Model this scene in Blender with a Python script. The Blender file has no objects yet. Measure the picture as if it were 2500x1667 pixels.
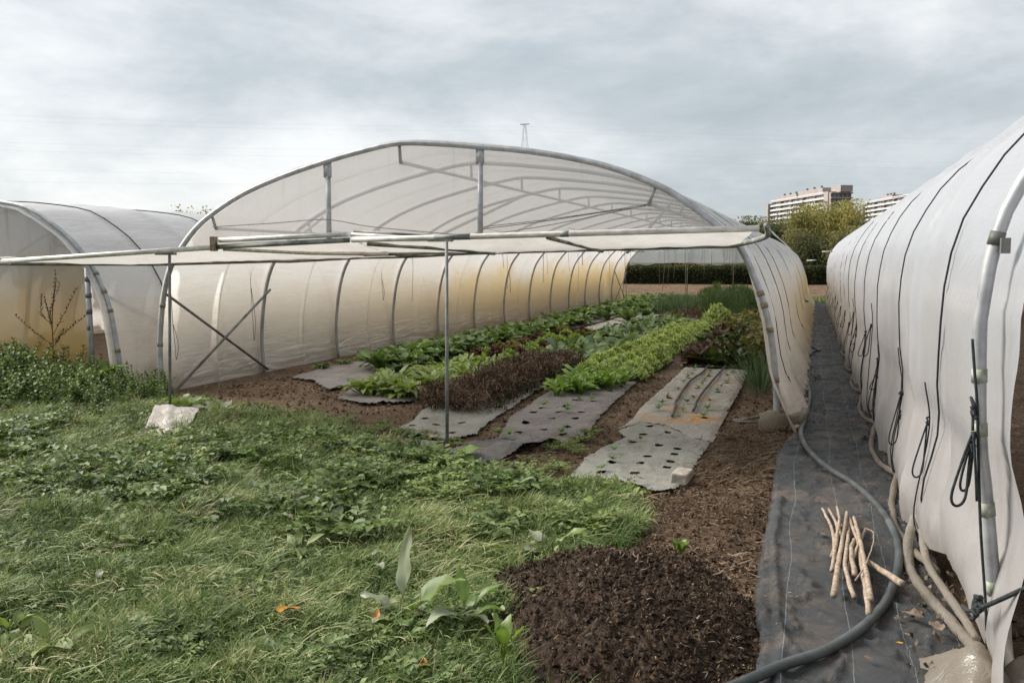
import bpy, math, random
import numpy as np
from mathutils import Vector, Matrix

random.seed(7)
rng = np.random.default_rng(7)
R = math.radians
sc = bpy.context.scene
col = sc.collection

# ------------------------------------------------------------------ camera
cam_d = bpy.data.cameras.new("camera")
cam_d.sensor_width = 36.0
cam_d.lens = 30.61
cam_d.clip_end = 4000
cam_d.clip_start = 0.05
cam = bpy.data.objects.new("camera", cam_d)
cam.location = (0, 0, 1.6)
cam.rotation_euler = (R(90 - 5.256), 0, R(18.81))
col.objects.link(cam)
sc.camera = cam

# ------------------------------------------------------------------ sky, sun, exposure
SUN_AZ = R(-84)      # measured from +Y towards +X
SUN_EL = R(38)
world = bpy.data.worlds.new("World")
sc.world = world
world.use_nodes = True
wt = world.node_tree
wt.nodes.clear()


def nd(nt, typ, loc=None, **kw):
    n = nt.nodes.new(typ)
    for k, v in kw.items():
        if k in n.inputs:
            n.inputs[k].default_value = v
        else:
            setattr(n, k, v)
    return n


def ramp(nt, fac, stops):
    r = nt.nodes.new("ShaderNodeValToRGB")
    cr = r.color_ramp
    while len(cr.elements) < len(stops):
        cr.elements.new(0.5)
    for e, (p, c) in zip(cr.elements, stops):
        e.position = p
        e.color = (c[0], c[1], c[2], 1) if not isinstance(c, (int, float)) else (c, c, c, 1)
    nt.links.new(fac, r.inputs[0])
    return r.outputs[0]


def mth(nt, op, a, b=None, clamp=False):
    m = nt.nodes.new("ShaderNodeMath")
    m.operation = op
    m.use_clamp = clamp
    for i, v in enumerate((a, b)):
        if v is None:
            continue
        if isinstance(v, (int, float)):
            m.inputs[i].default_value = v
        else:
            nt.links.new(v, m.inputs[i])
    return m.outputs[0]


def mixc(nt, fac, a, b, mode="MIX"):
    m = nt.nodes.new("ShaderNodeMix")
    m.data_type = "RGBA"
    m.blend_type = mode
    for s, v in ((m.inputs[0], fac), (m.inputs[6], a), (m.inputs[7], b)):
        if isinstance(v, (int, float)):
            s.default_value = v
        elif isinstance(v, (tuple, list)):
            s.default_value = (v[0], v[1], v[2], 1)
        else:
            nt.links.new(v, s)
    return m.outputs[2]


w_out = nd(wt, "ShaderNodeOutputWorld")
w_bg = nd(wt, "ShaderNodeBackground", Strength=0.1)
w_sky = nd(wt, "ShaderNodeTexSky")
w_sky.sky_type = "NISHITA"
w_sky.sun_disc = False
w_sky.sun_elevation = SUN_EL
w_sky.sun_rotation = SUN_AZ
w_tc = nd(wt, "ShaderNodeTexCoord")
w_map = nd(wt, "ShaderNodeMapping")
w_map.inputs["Scale"].default_value = (1.0, 1.0, 2.7)
w_map.inputs["Location"].default_value = (3.3, 6.1, 9.2)
wt.links.new(w_tc.outputs["Generated"], w_map.inputs[0])
w_n1 = nd(wt, "ShaderNodeTexNoise", Scale=3.0, Detail=10.0, Roughness=0.60, Distortion=0.2)
wt.links.new(w_map.outputs[0], w_n1.inputs["Vector"])
w_n2 = nd(wt, "ShaderNodeTexNoise", Scale=1.2, Detail=3.0, Roughness=0.5)
wt.links.new(w_map.outputs[0], w_n2.inputs["Vector"])
# cloud cover is brighter towards the hidden sun
w_dot = nd(wt, "ShaderNodeVectorMath", operation="DOT_PRODUCT")
wt.links.new(w_tc.outputs["Generated"], w_dot.inputs[0])
w_dot.inputs[1].default_value = (math.sin(SUN_AZ) * math.cos(SUN_EL), math.cos(SUN_AZ) * math.cos(SUN_EL), math.sin(SUN_EL))
lum = mth(wt, "ADD", mth(wt, "MULTIPLY", w_n1.outputs[0], 0.62), mth(wt, "MULTIPLY", w_n2.outputs[0], 0.38))
lum = mth(wt, "ADD", lum, mth(wt, "MULTIPLY", w_dot.outputs["Value"], 0.095))
w_cloud = ramp(wt, lum, [(0.36, (2.75, 3.05, 3.3)), (0.48, (3.7, 4.03, 4.25)), (0.56, (4.75, 5.0, 5.15)), (0.66, (6.2, 6.25, 6.25))])
w_mix = mixc(wt, 0.92, w_sky.outputs[0], w_cloud)
wt.links.new(w_mix, w_bg.inputs[0])
wt.links.new(w_bg.outputs[0], w_out.inputs[0])

sun_d = bpy.data.lights.new("sun", "SUN")
sun_d.energy = 4.0
sun_d.angle = R(35)
sun_d.color = (1.0, 0.95, 0.87)
sun = bpy.data.objects.new("sun", sun_d)
sdir = Vector((math.sin(SUN_AZ) * math.cos(SUN_EL), math.cos(SUN_AZ) * math.cos(SUN_EL), math.sin(SUN_EL)))
sun.rotation_euler = sdir.to_track_quat("Z", "Y").to_euler()
sun.location = (-20, 0, 30)
col.objects.link(sun)

sc.view_settings.view_transform = "Standard"
sc.view_settings.look = "None"
sc.view_settings.exposure = 0.68
sc.view_settings.gamma = 1.0
sc.view_settings.use_curve_mapping = False
sc.render.engine = "CYCLES"
sc.cycles.max_bounces = 8
sc.cycles.transparent_max_bounces = 16
sc.cycles.use_denoising = True
sc.cycles.caustics_reflective = False
sc.cycles.caustics_refractive = False

# ------------------------------------------------------------------ numpy noise
_perm = np.random.default_rng(3).permutation(256)
_perm = np.concatenate([_perm, _perm, _perm])
_grad = np.random.default_rng(4).normal(size=(256, 2))
_grad /= np.linalg.norm(_grad, axis=1)[:, None]


def pnoise(x, y):
    x = np.asarray(x, float); y = np.asarray(y, float)
    xi = np.floor(x).astype(int); yi = np.floor(y).astype(int)
    xf = x - xi; yf = y - yi
    u = xf * xf * xf * (xf * (xf * 6 - 15) + 10); v = yf * yf * yf * (yf * (yf * 6 - 15) + 10)

    def g(ix, iy, dx, dy):
        h = _perm[(_perm[ix & 255] + iy) & 255]
        return _grad[h, 0] * dx + _grad[h, 1] * dy
    a = g(xi, yi, xf, yf); b = g(xi + 1, yi, xf - 1, yf)
    c = g(xi, yi + 1, xf, yf - 1); d = g(xi + 1, yi + 1, xf - 1, yf - 1)
    return (a + u * (b - a)) * (1 - v) + (c + u * (d - c)) * v


def fbm(x, y, o=4, g=0.5):
    s = 0; a = 1.0
    for i in range(o):
        s = s + a * pnoise(x * 2 ** i + 17.3 * i, y * 2 ** i - 9.1 * i)
        a *= g
    return s


def inpoly(x, y, poly):
    x = np.asarray(x, float); y = np.asarray(y, float)
    r = np.zeros(x.shape, bool)
    n = len(poly)
    for i in range(n):
        x1, y1 = poly[i]; x2, y2 = poly[(i + 1) % n]
        if y1 == y2:
            continue
        c = ((y1 > y) != (y2 > y)) & (x < (x2 - x1) * (y - y1) / (y2 - y1) + x1)
        r ^= c
    return r


def polydist(x, y, poly):
    d = np.full(np.shape(x), 1e9)
    n = len(poly)
    for i in range(n):
        ax, ay = poly[i]; bx, by = poly[(i + 1) % n]
        dx, dy = bx - ax, by - ay
        t = np.clip(((x - ax) * dx + (y - ay) * dy) / (dx * dx + dy * dy + 1e-12), 0, 1)
        d = np.minimum(d, np.hypot(x - ax - t * dx, y - ay - t * dy))
    return d


# ------------------------------------------------------------------ mesh helpers
def mesh_np(name, V, F, mat, smooth=False, attrs=None):
    """F: list of int arrays (m,k), mixed k allowed."""
    me = bpy.data.meshes.new(name)
    V = np.asarray(V, np.float32)
    if not isinstance(F, (list, tuple)):
        F = [F]
    F = [np.asarray(f, np.int32) for f in F if len(f)]
    me.vertices.add(len(V))
    me.vertices.foreach_set("co", V.ravel())
    loops = np.concatenate([f.ravel() for f in F]) if F else np.zeros(0, np.int32)
    tot = np.concatenate([np.full(len(f), f.shape[1], np.int32) for f in F]) if F else np.zeros(0, np.int32)
    me.loops.add(len(loops))
    me.loops.foreach_set("vertex_index", loops)
    me.polygons.add(len(tot))
    start = np.concatenate([[0], np.cumsum(tot)[:-1]]).astype(np.int32)
    me.polygons.foreach_set("loop_start", start)
    me.polygons.foreach_set("use_smooth", np.full(len(tot), bool(smooth)))
    if attrs:
        for k, a in attrs.items():
            at = me.attributes.new(k, "FLOAT", "POINT")
            at.data.foreach_set("value", np.asarray(a, np.float32).ravel())
    me.update(calc_edges=True)
    me.validate()
    if mat is not None:
        me.materials.append(mat)
    return me


class MB:
    """collects boxes, tubes, leaves and sheets into one mesh"""

    def __init__(self):
        self.V = []; self.F = {}; self.n = 0; self.T = []

    def add(self, V, F, tint=0.5):
        V = np.asarray(V, float)
        if np.isscalar(tint):
            tint = np.full(len(V), tint)
        self.V.append(V); self.T.append(np.asarray(tint, float))
        for f in (F if isinstance(F, (list, tuple)) and len(F) and isinstance(F[0], np.ndarray) else [np.asarray(F)]):
            if len(f):
                self.F.setdefault(f.shape[1], []).append(f + self.n)
        self.n += len(V)

    def tube(self, pts, r, n=8, cap=True, tint=0.5):
        P = np.asarray(pts, float)
        m = len(P)
        rr = np.full(m, r) if np.isscalar(r) else np.asarray(r, float)
        T = np.gradient(P, axis=0)
        T /= np.linalg.norm(T, axis=1)[:, None] + 1e-12
        ref = np.array([0, 0, 1.0]) if abs(T[0][2]) < 0.9 else np.array([1.0, 0, 0])
        A = np.cross(T[0], ref); A /= np.linalg.norm(A)
        V = []
        th = np.linspace(0, 2 * np.pi, n, endpoint=False)
        for i in range(m):
            A = A - T[i] * np.dot(A, T[i]); A /= np.linalg.norm(A) + 1e-12
            B = np.cross(T[i], A)
            V.append(P[i] + rr[i] * (np.cos(th)[:, None] * A + np.sin(th)[:, None] * B))
        V = np.concatenate(V)
        i = np.arange(m - 1)[:, None] * n; j = np.arange(n)[None]
        j2 = (j + 1) % n
        q = np.stack([i + j, i + j2, i + n + j2, i + n + j], -1).reshape(-1, 4)
        F = [q]
        if cap:
            F.append(np.array([np.arange(n)[::-1]])); F.append(np.array([np.arange(n) + (m - 1) * n]))
        self.add(V, F, tint)

    def box(self, c, s, rz=0.0, tint=0.5, M=None):
        c = np.asarray(c, float); s = np.asarray(s, float) / 2
        v = np.array([[x, y, z] for z in (-1, 1) for y in (-1, 1) for x in (-1, 1)], float) * s
        if M is not None:
            v = v @ np.asarray(M).T
        elif rz:
            ca, sa = math.cos(rz), math.sin(rz)
            v = v @ np.array([[ca, sa, 0], [-sa, ca, 0], [0, 0, 1]])
        f = np.array([[0, 2, 3, 1], [4, 5, 7, 6], [0, 1, 5, 4], [2, 6, 7, 3], [0, 4, 6, 2], [1, 3, 7, 5]])
        self.add(v + c, [f], tint)

    def grid(self, P, tint=0.5):
        """P: (a,b,3)"""
        a, b = P.shape[:2]
        i = np.arange(a - 1)[:, None] * b; j = np.arange(b - 1)[None]
        q = np.stack([i + j, i + j + 1, i + b + j + 1, i + b + j], -1).reshape(-1, 4)
        self.add(P.reshape(-1, 3), [q], tint if np.isscalar(tint) else np.asarray(tint).ravel())

    def mesh(self, name, mat, smooth=False):
        F = [np.concatenate(v) for v in self.F.values()]
        return mesh_np(name, np.concatenate(self.V), F, mat, smooth, {"tint": np.concatenate(self.T)})

    def obj(self, name, mat, parent=None, smooth=False):
        return link(name, self.mesh(name, mat, smooth), parent)


def link(name, me, parent=None):
    o = bpy.data.objects.new(name, me)
    col.objects.link(o)
    if parent is not None:
        o.parent = parent
    return o


def tag(o, label, cat, group=None, kind=None):
    o["label"] = label
    o["category"] = cat
    if group:
        o["group"] = group
    if kind:
        o["kind"] = kind
    return o


def struct(o):
    o["kind"] = "structure"
    return o


def thing(name, label, cat, loc=(0, 0, 0), group=None):
    o = bpy.data.objects.new(name, None)
    o.empty_display_size = 0.1
    o.location = loc
    col.objects.link(o)
    return tag(o, label, cat, group)


def copy_tree(o, parent=None):
    c = o.copy()
    col.objects.link(c)
    if parent is not None:
        c.parent = parent
    for ch in list(o.children):
        copy_tree(ch, c)
    return c


def smooth_line(P, n=8):
    """Catmull-Rom through points"""
    P = np.asarray(P, float)
    Q = np.concatenate([[2 * P[0] - P[1]], P, [2 * P[-1] - P[-2]]])
    out = []
    for i in range(1, len(Q) - 2):
        t = np.linspace(0, 1, n, endpoint=False)[:, None]
        a, b, c, d = Q[i - 1], Q[i], Q[i + 1], Q[i + 2]
        out.append(0.5 * (2 * b + (c - a) * t + (2 * a - 5 * b + 4 * c - d) * t ** 2 + (3 * b - a - 3 * c + d) * t ** 3))
    out.append(P[-1:])
    return np.concatenate(out)


def resample(P, n):
    P = np.asarray(P, float)
    s = np.concatenate([[0], np.cumsum(np.linalg.norm(np.diff(P, axis=0), axis=1))])
    t = np.linspace(0, s[-1], n)
    return np.stack([np.interp(t, s, P[:, k]) for k in range(P.shape[1])], 1)


# ------------------------------------------------------------------ materials
def new_mat(name):
    m = bpy.data.materials.new(name)
    m.use_nodes = True
    nt = m.node_tree
    nt.nodes.clear()
    out = nd(nt, "ShaderNodeOutputMaterial")
    return m, nt, out


def noise(nt, scale, detail=4.0, rough=0.5, coord="Object", stretch=None, dist=0.0):
    if coord == "World":
        g = nd(nt, "ShaderNodeNewGeometry").outputs["Position"]
    else:
        g = nd(nt, "ShaderNodeTexCoord").outputs[coord]
    if stretch:
        mp = nd(nt, "ShaderNodeMapping")
        mp.inputs["Scale"].default_value = stretch
        nt.links.new(g, mp.inputs[0])
        g = mp.outputs[0]
    n = nd(nt, "ShaderNodeTexNoise", Scale=scale, Detail=detail, Roughness=rough, Distortion=dist)
    nt.links.new(g, n.inputs["Vector"])
    return n.outputs[0]


def bump(nt, h, strength, dist):
    b = nd(nt, "ShaderNodeBump", Strength=strength, Distance=dist)
    nt.links.new(h, b.inputs["Height"])
    return b.outputs[0]


def principled(nt, out, base, rough=0.6, spec=0.3, metal=0.0, normal=None):
    p = nd(nt, "ShaderNodeBsdfPrincipled", Roughness=rough, Metallic=metal)
    p.inputs["Specular IOR Level"].default_value = spec
    if isinstance(base, (tuple, list)):
        p.inputs["Base Color"].default_value = (*base, 1)
    else:
        nt.links.new(base, p.inputs["Base Color"])
    if normal is not None:
        nt.links.new(normal, p.inputs["Normal"])
    nt.links.new(p.outputs[0], out.inputs[0])
    return p


def simple_mat(name, c1, c2, scale=8.0, rough=0.6, spec=0.3, metal=0.0, bmp=0.0, bscale=40.0, stretch=None, pos=(0.35, 0.65), coord="Object"):
    m, nt, out = new_mat(name)
    c = ramp(nt, noise(nt, scale, 5.0, 0.6, coord, stretch), [(pos[0], c1), (pos[1], c2)])
    nrm = bump(nt, noise(nt, bscale, 4.0, 0.6, coord, stretch), bmp, 0.02) if bmp else None
    principled(nt, out, c, rough, spec, metal, nrm)
    return m


def leaf_mat(name, dark, light, transl=0.35, rough=0.45, spec=0.35, yellow=None):
    """colour runs along the 'tint' attribute; copies vary by object"""
    m, nt, out = new_mat(name)
    at = nd(nt, "ShaderNodeAttribute", attribute_name="tint")
    oi = nd(nt, "ShaderNodeObjectInfo")
    f = mth(nt, "ADD", at.outputs["Fac"], mth(nt, "MULTIPLY", mth(nt, "SUBTRACT", oi.outputs["Random"], 0.5), 0.25))
    f = mth(nt, "ADD", f, mth(nt, "MULTIPLY", mth(nt, "SUBTRACT", noise(nt, 14.0, 3.0, 0.6, "World"), 0.5), 0.5))
    stops = [(0.1, dark), (0.8, light)]
    if yellow:
        stops.append((0.97, yellow))
    c = ramp(nt, f, stops)
    p = nd(nt, "ShaderNodeBsdfPrincipled", Roughness=rough)
    p.inputs["Specular IOR Level"].default_value = spec
    nt.links.new(c, p.inputs["Base Color"])
    t = nd(nt, "ShaderNodeBsdfTranslucent")
    nt.links.new(mixc(nt, 1.0, c, (1.0, 1.1, 0.5), "MULTIPLY"), t.inputs[0])
    mx = nd(nt, "ShaderNodeMixShader", Fac=transl)
    nt.links.new(p.outputs[0], mx.inputs[1])
    nt.links.new(t.outputs[0], mx.inputs[2])
    nt.links.new(mx.outputs[0], out.inputs[0])
    return m


def film_mat(name, clear=0.12, white=(0.90, 0.885, 0.88), low_tint=(0.82, 0.68, 0.50), low=0.9, high=1.7, amount=0.6,
             yellow=None, ywin=(16.0, 30.0), streak=0.0, transl=0.66, wr=(7.0, 0.8, 7.0), bstr=0.25, grime=0.0, gloss=0.30):
    """weathered polyethylene sheet: scatters, lets light through, warmer tinted low down, grimy at the foot"""
    m, nt, out = new_mat(name)
    pos = nd(nt, "ShaderNodeNewGeometry").outputs["Position"]
    sep = nd(nt, "ShaderNodeSeparateXYZ")
    nt.links.new(pos, sep.inputs[0])
    z = sep.outputs[2]
    big = noise(nt, 0.55, 4.0, 0.6, "World")
    zz = mth(nt, "ADD", z, mth(nt, "MULTIPLY", mth(nt, "SUBTRACT", big, 0.5), 1.6))
    fac = nd(nt, "ShaderNodeMapRange", interpolation_type="SMOOTHSTEP")
    fac.inputs["From Min"].default_value = high
    fac.inputs["From Max"].default_value = low
    fac.inputs["To Max"].default_value = amount
    nt.links.new(zz, fac.inputs[0])
    c = mixc(nt, fac.outputs[0], white, low_tint)
    if yellow:  # yellow tint deepens low down and towards the far bays
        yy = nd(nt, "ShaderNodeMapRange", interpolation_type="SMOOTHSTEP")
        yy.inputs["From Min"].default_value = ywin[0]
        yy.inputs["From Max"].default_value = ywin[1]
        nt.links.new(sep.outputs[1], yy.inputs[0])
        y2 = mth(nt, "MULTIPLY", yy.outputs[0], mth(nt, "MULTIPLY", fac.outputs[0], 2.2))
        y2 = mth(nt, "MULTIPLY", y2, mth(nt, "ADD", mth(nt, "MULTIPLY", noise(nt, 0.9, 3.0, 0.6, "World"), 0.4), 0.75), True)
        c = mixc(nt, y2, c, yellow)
    if streak:
        s = ramp(nt, noise(nt, 1.0, 4.0, 0.7, "World", (9.0, 9.0, 0.35)), [(0.56, 0.0), (0.72, 1.0)])
        s = mth(nt, "MULTIPLY", s, mth(nt, "MULTIPLY", ramp(nt, noise(nt, 0.8, 2.0, 0.5, "World"), [(0.35, 0.0), (0.65, 1.0)]), streak))
        c = mixc(nt, s, c, (0.45, 0.34, 0.25))
    spots = ramp(nt, noise(nt, 26.0, 4.0, 0.7, "World"), [(0.60, 0.0), (0.75, 1.0)])
    c = mixc(nt, mth(nt, "MULTIPLY", spots, 0.16), c, (0.42, 0.36, 0.30))
    if grime:
        g = nd(nt, "ShaderNodeMapRange", interpolation_type="SMOOTHSTEP")
        g.inputs["From Min"].default_value = 0.42
        g.inputs["From Max"].default_value = 0.0
        g.inputs["To Max"].default_value = grime
        nt.links.new(mth(nt, "ADD", z, mth(nt, "MULTIPLY", mth(nt, "SUBTRACT", noise(nt, 5.0, 5.0, 0.65, "World"), 0.5), 0.7)), g.inputs[0])
        c = mixc(nt, g.outputs[0], c, (0.27, 0.22, 0.16))
    wrk = noise(nt, 1.0, 5.0, 0.6, "World", wr, 0.6)
    fine = noise(nt, 60.0, 3.0, 0.6, "World")
    h = mth(nt, "ADD", wrk, mth(nt, "MULTIPLY", fine, 0.05))
    nrm = bump(nt, h, bstr, 0.10)
    d = nd(nt, "ShaderNodeBsdfDiffuse", Roughness=0.4)
    t = nd(nt, "ShaderNodeBsdfTranslucent")
    g = nd(nt, "ShaderNodeBsdfGlossy", Roughness=0.32)
    g.inputs[0].default_value = (0.9, 0.9, 0.9, 1)
    tr = nd(nt, "ShaderNodeBsdfTransparent")
    for s in (d, t):
        nt.links.new(c, s.inputs[0])
    for s in (d, t, g):
        nt.links.new(nrm, s.inputs["Normal"])
    nt.links.new(mixc(nt, 0.5, c, (0.9, 0.9, 0.9)), tr.inputs[0])
    m1 = nd(nt, "ShaderNodeMixShader", Fac=transl)
    nt.links.new(d.outputs[0], m1.inputs[1]); nt.links.new(t.outputs[0], m1.inputs[2])
    m2 = nd(nt, "ShaderNodeMixShader")
    lw = nd(nt, "ShaderNodeLayerWeight", Blend=0.25)
    nt.links.new(mth(nt, "ADD", mth(nt, "MULTIPLY", lw.outputs["Fresnel"], gloss), 0.1 * gloss), m2.inputs[0])
    nt.links.new(m1.outputs[0], m2.inputs[1]); nt.links.new(g.outputs[0], m2.inputs[2])
    m3 = nd(nt, "ShaderNodeMixShader", Fac=clear)
    nt.links.new(m2.outputs[0], m3.inputs[1]); nt.links.new(tr.outputs[0], m3.inputs[2])
    nt.links.new(m3.outputs[0], out.inputs[0])
    return m


M = {}
M["galv"] = simple_mat("galvanised_steel", (0.30, 0.31, 0.32), (0.48, 0.49, 0.50), 9, 0.5, 0.4, 0.35, 0.05)
M["galv_dark"] = simple_mat("weathered_steel", (0.10, 0.10, 0.09), (0.24, 0.24, 0.23), 6, 0.6, 0.3, 0.2, 0.05)
M["hoop_in"] = simple_mat("inner_hoop_steel", (0.27, 0.27, 0.265), (0.42, 0.42, 0.41), 4, 0.55, 0.35, 0.2)
M["pipe_dirty"] = simple_mat("algae_stained_pipe", (0.10, 0.11, 0.09), (0.35, 0.35, 0.33), 5, 0.6, 0.3, 0.15, 0.1)
M["wrapped"] = simple_mat("film_wrapped_pipe", (0.52, 0.47, 0.40), (0.80, 0.77, 0.72), 5, 0.45, 0.4, 0, 0.15, 30, (2.0, 6.0, 6.0))
M["clip"] = simple_mat("rusty_clip", (0.16, 0.11, 0.07), (0.34, 0.27, 0.19), 30, 0.6)
M["clip_green"] = simple_mat("mossy_clip", (0.20, 0.23, 0.16), (0.40, 0.42, 0.36), 30, 0.5)
M["rope"] = simple_mat("dark_rope", (0.018, 0.022, 0.024), (0.05, 0.055, 0.058), 60, 0.8, 0.2)
M["twine"] = simple_mat("twine", (0.20, 0.18, 0.15), (0.34, 0.31, 0.27), 40, 0.8)
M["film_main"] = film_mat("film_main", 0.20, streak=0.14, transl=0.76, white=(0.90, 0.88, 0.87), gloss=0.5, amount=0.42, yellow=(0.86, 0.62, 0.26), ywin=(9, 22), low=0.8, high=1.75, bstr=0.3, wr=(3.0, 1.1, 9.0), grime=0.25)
M["film_left"] = film_mat("film_left", 0.08, streak=0.15, transl=0.48, white=(0.93, 0.92, 0.92), gloss=0.7, amount=0.35, low=0.6, high=1.8, wr=(3.0, 1.0, 9.0), bstr=0.35, grime=0.35)
M["film_right"] = film_mat("film_right", 0.10, gloss=0.7, streak=0.30, white=(0.70, 0.72, 0.77), low_tint=(0.60, 0.545, 0.50), amount=0.65, low=0.5, high=1.7, wr=(3.2, 1.6, 1.1), bstr=0.24, transl=0.45, grime=0.45)
M["gable"] = film_mat("film_gable", 0.36, transl=0.80, white=(0.95, 0.935, 0.935), amount=0.15, low=1.7, high=2.3, streak=0.35, wr=(5.0, 5.0, 1.0), bstr=0.12)
M["gable_left"] = film_mat("film_gable_left", 0.10, amount=0.7, low_tint=(0.78, 0.55, 0.30), low=0.9, high=2.1, streak=0.5, wr=(5, 5, 1), bstr=0.12)
M["gable_rear"] = film_mat("film_gable_rear", 0.30, white=(0.70, 0.74, 0.76), amount=0.1, streak=0.3, wr=(5, 5, 1), bstr=0.12)
M["film_panel"] = film_mat("film_panel", 0.10, amount=0.35, low=1.6, high=2.2, low_tint=(0.66, 0.56, 0.42), streak=0.3, wr=(5, 5, 5), bstr=0.2)
M["film_flap"] = film_mat("film_flap", 0.0, white=(0.70, 0.66, 0.60), amount=0.45, low=0.15, high=0.45, low_tint=(0.50, 0.42, 0.32), wr=(9, 9, 9), bstr=0.35, grime=0.5, gloss=0.08)
M["film_roll"] = film_mat("film_roll", 0.0, white=(0.72, 0.69, 0.64), amount=0.4, low=0.1, high=0.5, low_tint=(0.52, 0.46, 0.38), wr=(12, 12, 12), bstr=0.4, grime=0.5, gloss=0.08)

# ================================================================== GROUND
GRASS = [(-30, -6), (-0.95, -6), (-0.95, 2.6), (-1.02, 2.95), (-1.2, 3.2), (-1.42, 3.6), (-1.45, 4.2), (-1.22, 4.55), (-0.86, 4.8), (-0.92, 5.4),
         (-1.15, 6.0), (-2.1, 6.05), (-2.7, 6.3), (-3.1, 6.75), (-3.75, 6.8), (-4.4, 7.5), (-5.4, 7.95), (-6.6, 8.0), (-7.5, 8.55), (-9.0, 8.9), (-30, 8.9)]
BED_A = (-6.3, -5.4)


def ground_h(x, y):
    far = np.clip((np.hypot(x, y) - 60) / 200, 0, 1)
    h = 0.016 * fbm(x * 1.3, y * 1.3, 3) + 0.010 * fbm(x * 6, y * 6, 2)
    d = np.where((x > -0.05) & (x < 0.62) & (y > 2), 0.25, 1.0)      # trodden path
    return h * d * (1 - far) - 0.012


def axis_steps(fine0, fine1, step, outer):
    a = list(np.arange(fine0, fine1 + 1e-6, step))
    s = step
    lo = fine0
    while lo > -outer:
        s *= 1.22; lo -= s; a.insert(0, lo)
    s = step
    hi = a[-1]
    while hi < outer:
        s *= 1.22; hi += s; a.append(hi)
    return np.array(a)


gx = axis_steps(-9.5, 3.0, 0.07, 2500)
gy = axis_steps(2.2, 16.0, 0.07, 2500)
GX, GY = np.meshgrid(gx, gy, indexing="ij")
GZ = ground_h(GX, GY)
gd = polydist(GX, GY, GRASS)
gin = inpoly(GX, GY, GRASS)
gsd = np.where(gin, gd, -gd) + 0.18 * fbm(GX * 2.2, GY * 2.2, 3)
grass_m = np.clip(gsd / 0.25 + 0.5, 0, 1)
grass_m = np.maximum(grass_m, np.clip((GY - 62) / 3, 0, 1) * 0.8)
grass_m = np.maximum(grass_m, np.clip((GX - 9) / 3, 0, 1) * 0.6)
grass_m = np.maximum(grass_m, np.clip((-14.5 - GX) / 3, 0, 1) * 0.9)
chip_m = np.clip(((GY - 7.2) / 1.5), 0, 1) * np.clip((9.0 - np.abs(GX + 3.0)) / 1, 0, 1)

m, nt, out = new_mat("soil_ground")
gz_at = nd(nt, "ShaderNodeAttribute", attribute_name="grass")
ch_at = nd(nt, "ShaderNodeAttribute", attribute_name="chips")
soil = ramp(nt, noise(nt, 1.6, 6.0, 0.65, "World"), [(0.3, (0.062, 0.040, 0.026)), (0.5, (0.130, 0.086, 0.055)), (0.7, (0.20, 0.14, 0.092))])
grit = ramp(nt, noise(nt, 60.0, 5.0, 0.7, "World"), [(0.35, 0.35), (0.62, 1.3)])
soil = mixc(nt, 1.0, soil, grit, "MULTIPLY")
vor = nd(nt, "ShaderNodeTexVoronoi", Scale=55.0)
nt.links.new(nd(nt, "ShaderNodeNewGeometry").outputs["Position"], vor.inputs["Vector"])
chips = ramp(nt, mth(nt, "MULTIPLY", vor.outputs["Color"], 1.0), [(0.2, (0.070, 0.046, 0.030)), (0.55, (0.190, 0.132, 0.088)), (0.9, (0.35, 0.26, 0.18))])
chipf = mth(nt, "MULTIPLY", ch_at.outputs["Fac"], ramp(nt, noise(nt, 2.3, 4.0, 0.6, "World"), [(0.36, 0.15), (0.56, 1.0)]))
soil = mixc(nt, chipf, soil, chips)
turf = ramp(nt, noise(nt, 7.0, 5.0, 0.7, "World"), [(0.3, (0.018, 0.022, 0.010)), (0.7, (0.050, 0.062, 0.026))])
c = mixc(nt, gz_at.outputs["Fac"], soil, turf)
h = mth(nt, "ADD", noise(nt, 22.0, 6.0, 0.7, "World"), mth(nt, "MULTIPLY", vor.outputs["Distance"], 0.3))
principled(nt, out, c, 0.9, 0.12, 0, bump(nt, h, 0.9, 0.03))
M["ground"] = m
na, nb = GX.shape
ii = np.arange(na - 1)[:, None] * nb; jj = np.arange(nb - 1)[None]
quads = np.stack([ii + jj, ii + nb + jj, ii + nb + jj + 1, ii + jj + 1], -1).reshape(-1, 4)
ground = link("ground", mesh_np("ground", np.stack([GX, GY, GZ], -1).reshape(-1, 3), quads, M["ground"], True,
                                {"grass": grass_m, "chips": chip_m}))
struct(ground)

# brown stubble field beyond the tunnels
m, nt, out = new_mat("dry_field")
c = ramp(nt, noise(nt, 0.9, 6.0, 0.7, "World", (1.0, 3.0, 1.0)), [(0.3, (0.10, 0.066, 0.042)), (0.5, (0.19, 0.125, 0.082)), (0.7, (0.29, 0.20, 0.135))])
c = mixc(nt, 1.0, c, ramp(nt, noise(nt, 14.0, 4.0, 0.7, "World"), [(0.3, 0.6), (0.7, 1.25)]), "MULTIPLY")
principled(nt, out, c, 0.95, 0.1, 0, bump(nt, noise(nt, 5.0, 5.0, 0.7, "World"), 0.9, 0.25))
fx, fy = np.meshgrid(np.linspace(-60, 45, 220), np.linspace(36.6, 60.5, 100), indexing="ij")
fz = 0.05 + 0.05 * fbm(fx * 0.5, fy * 1.4, 3) + 0.04 * pnoise(fx * 3, fy * 3)
b = MB(); b.grid(np.stack([fx, fy, fz], -1))
field = b.obj("field", m, None, True)
struct(field)

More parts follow.
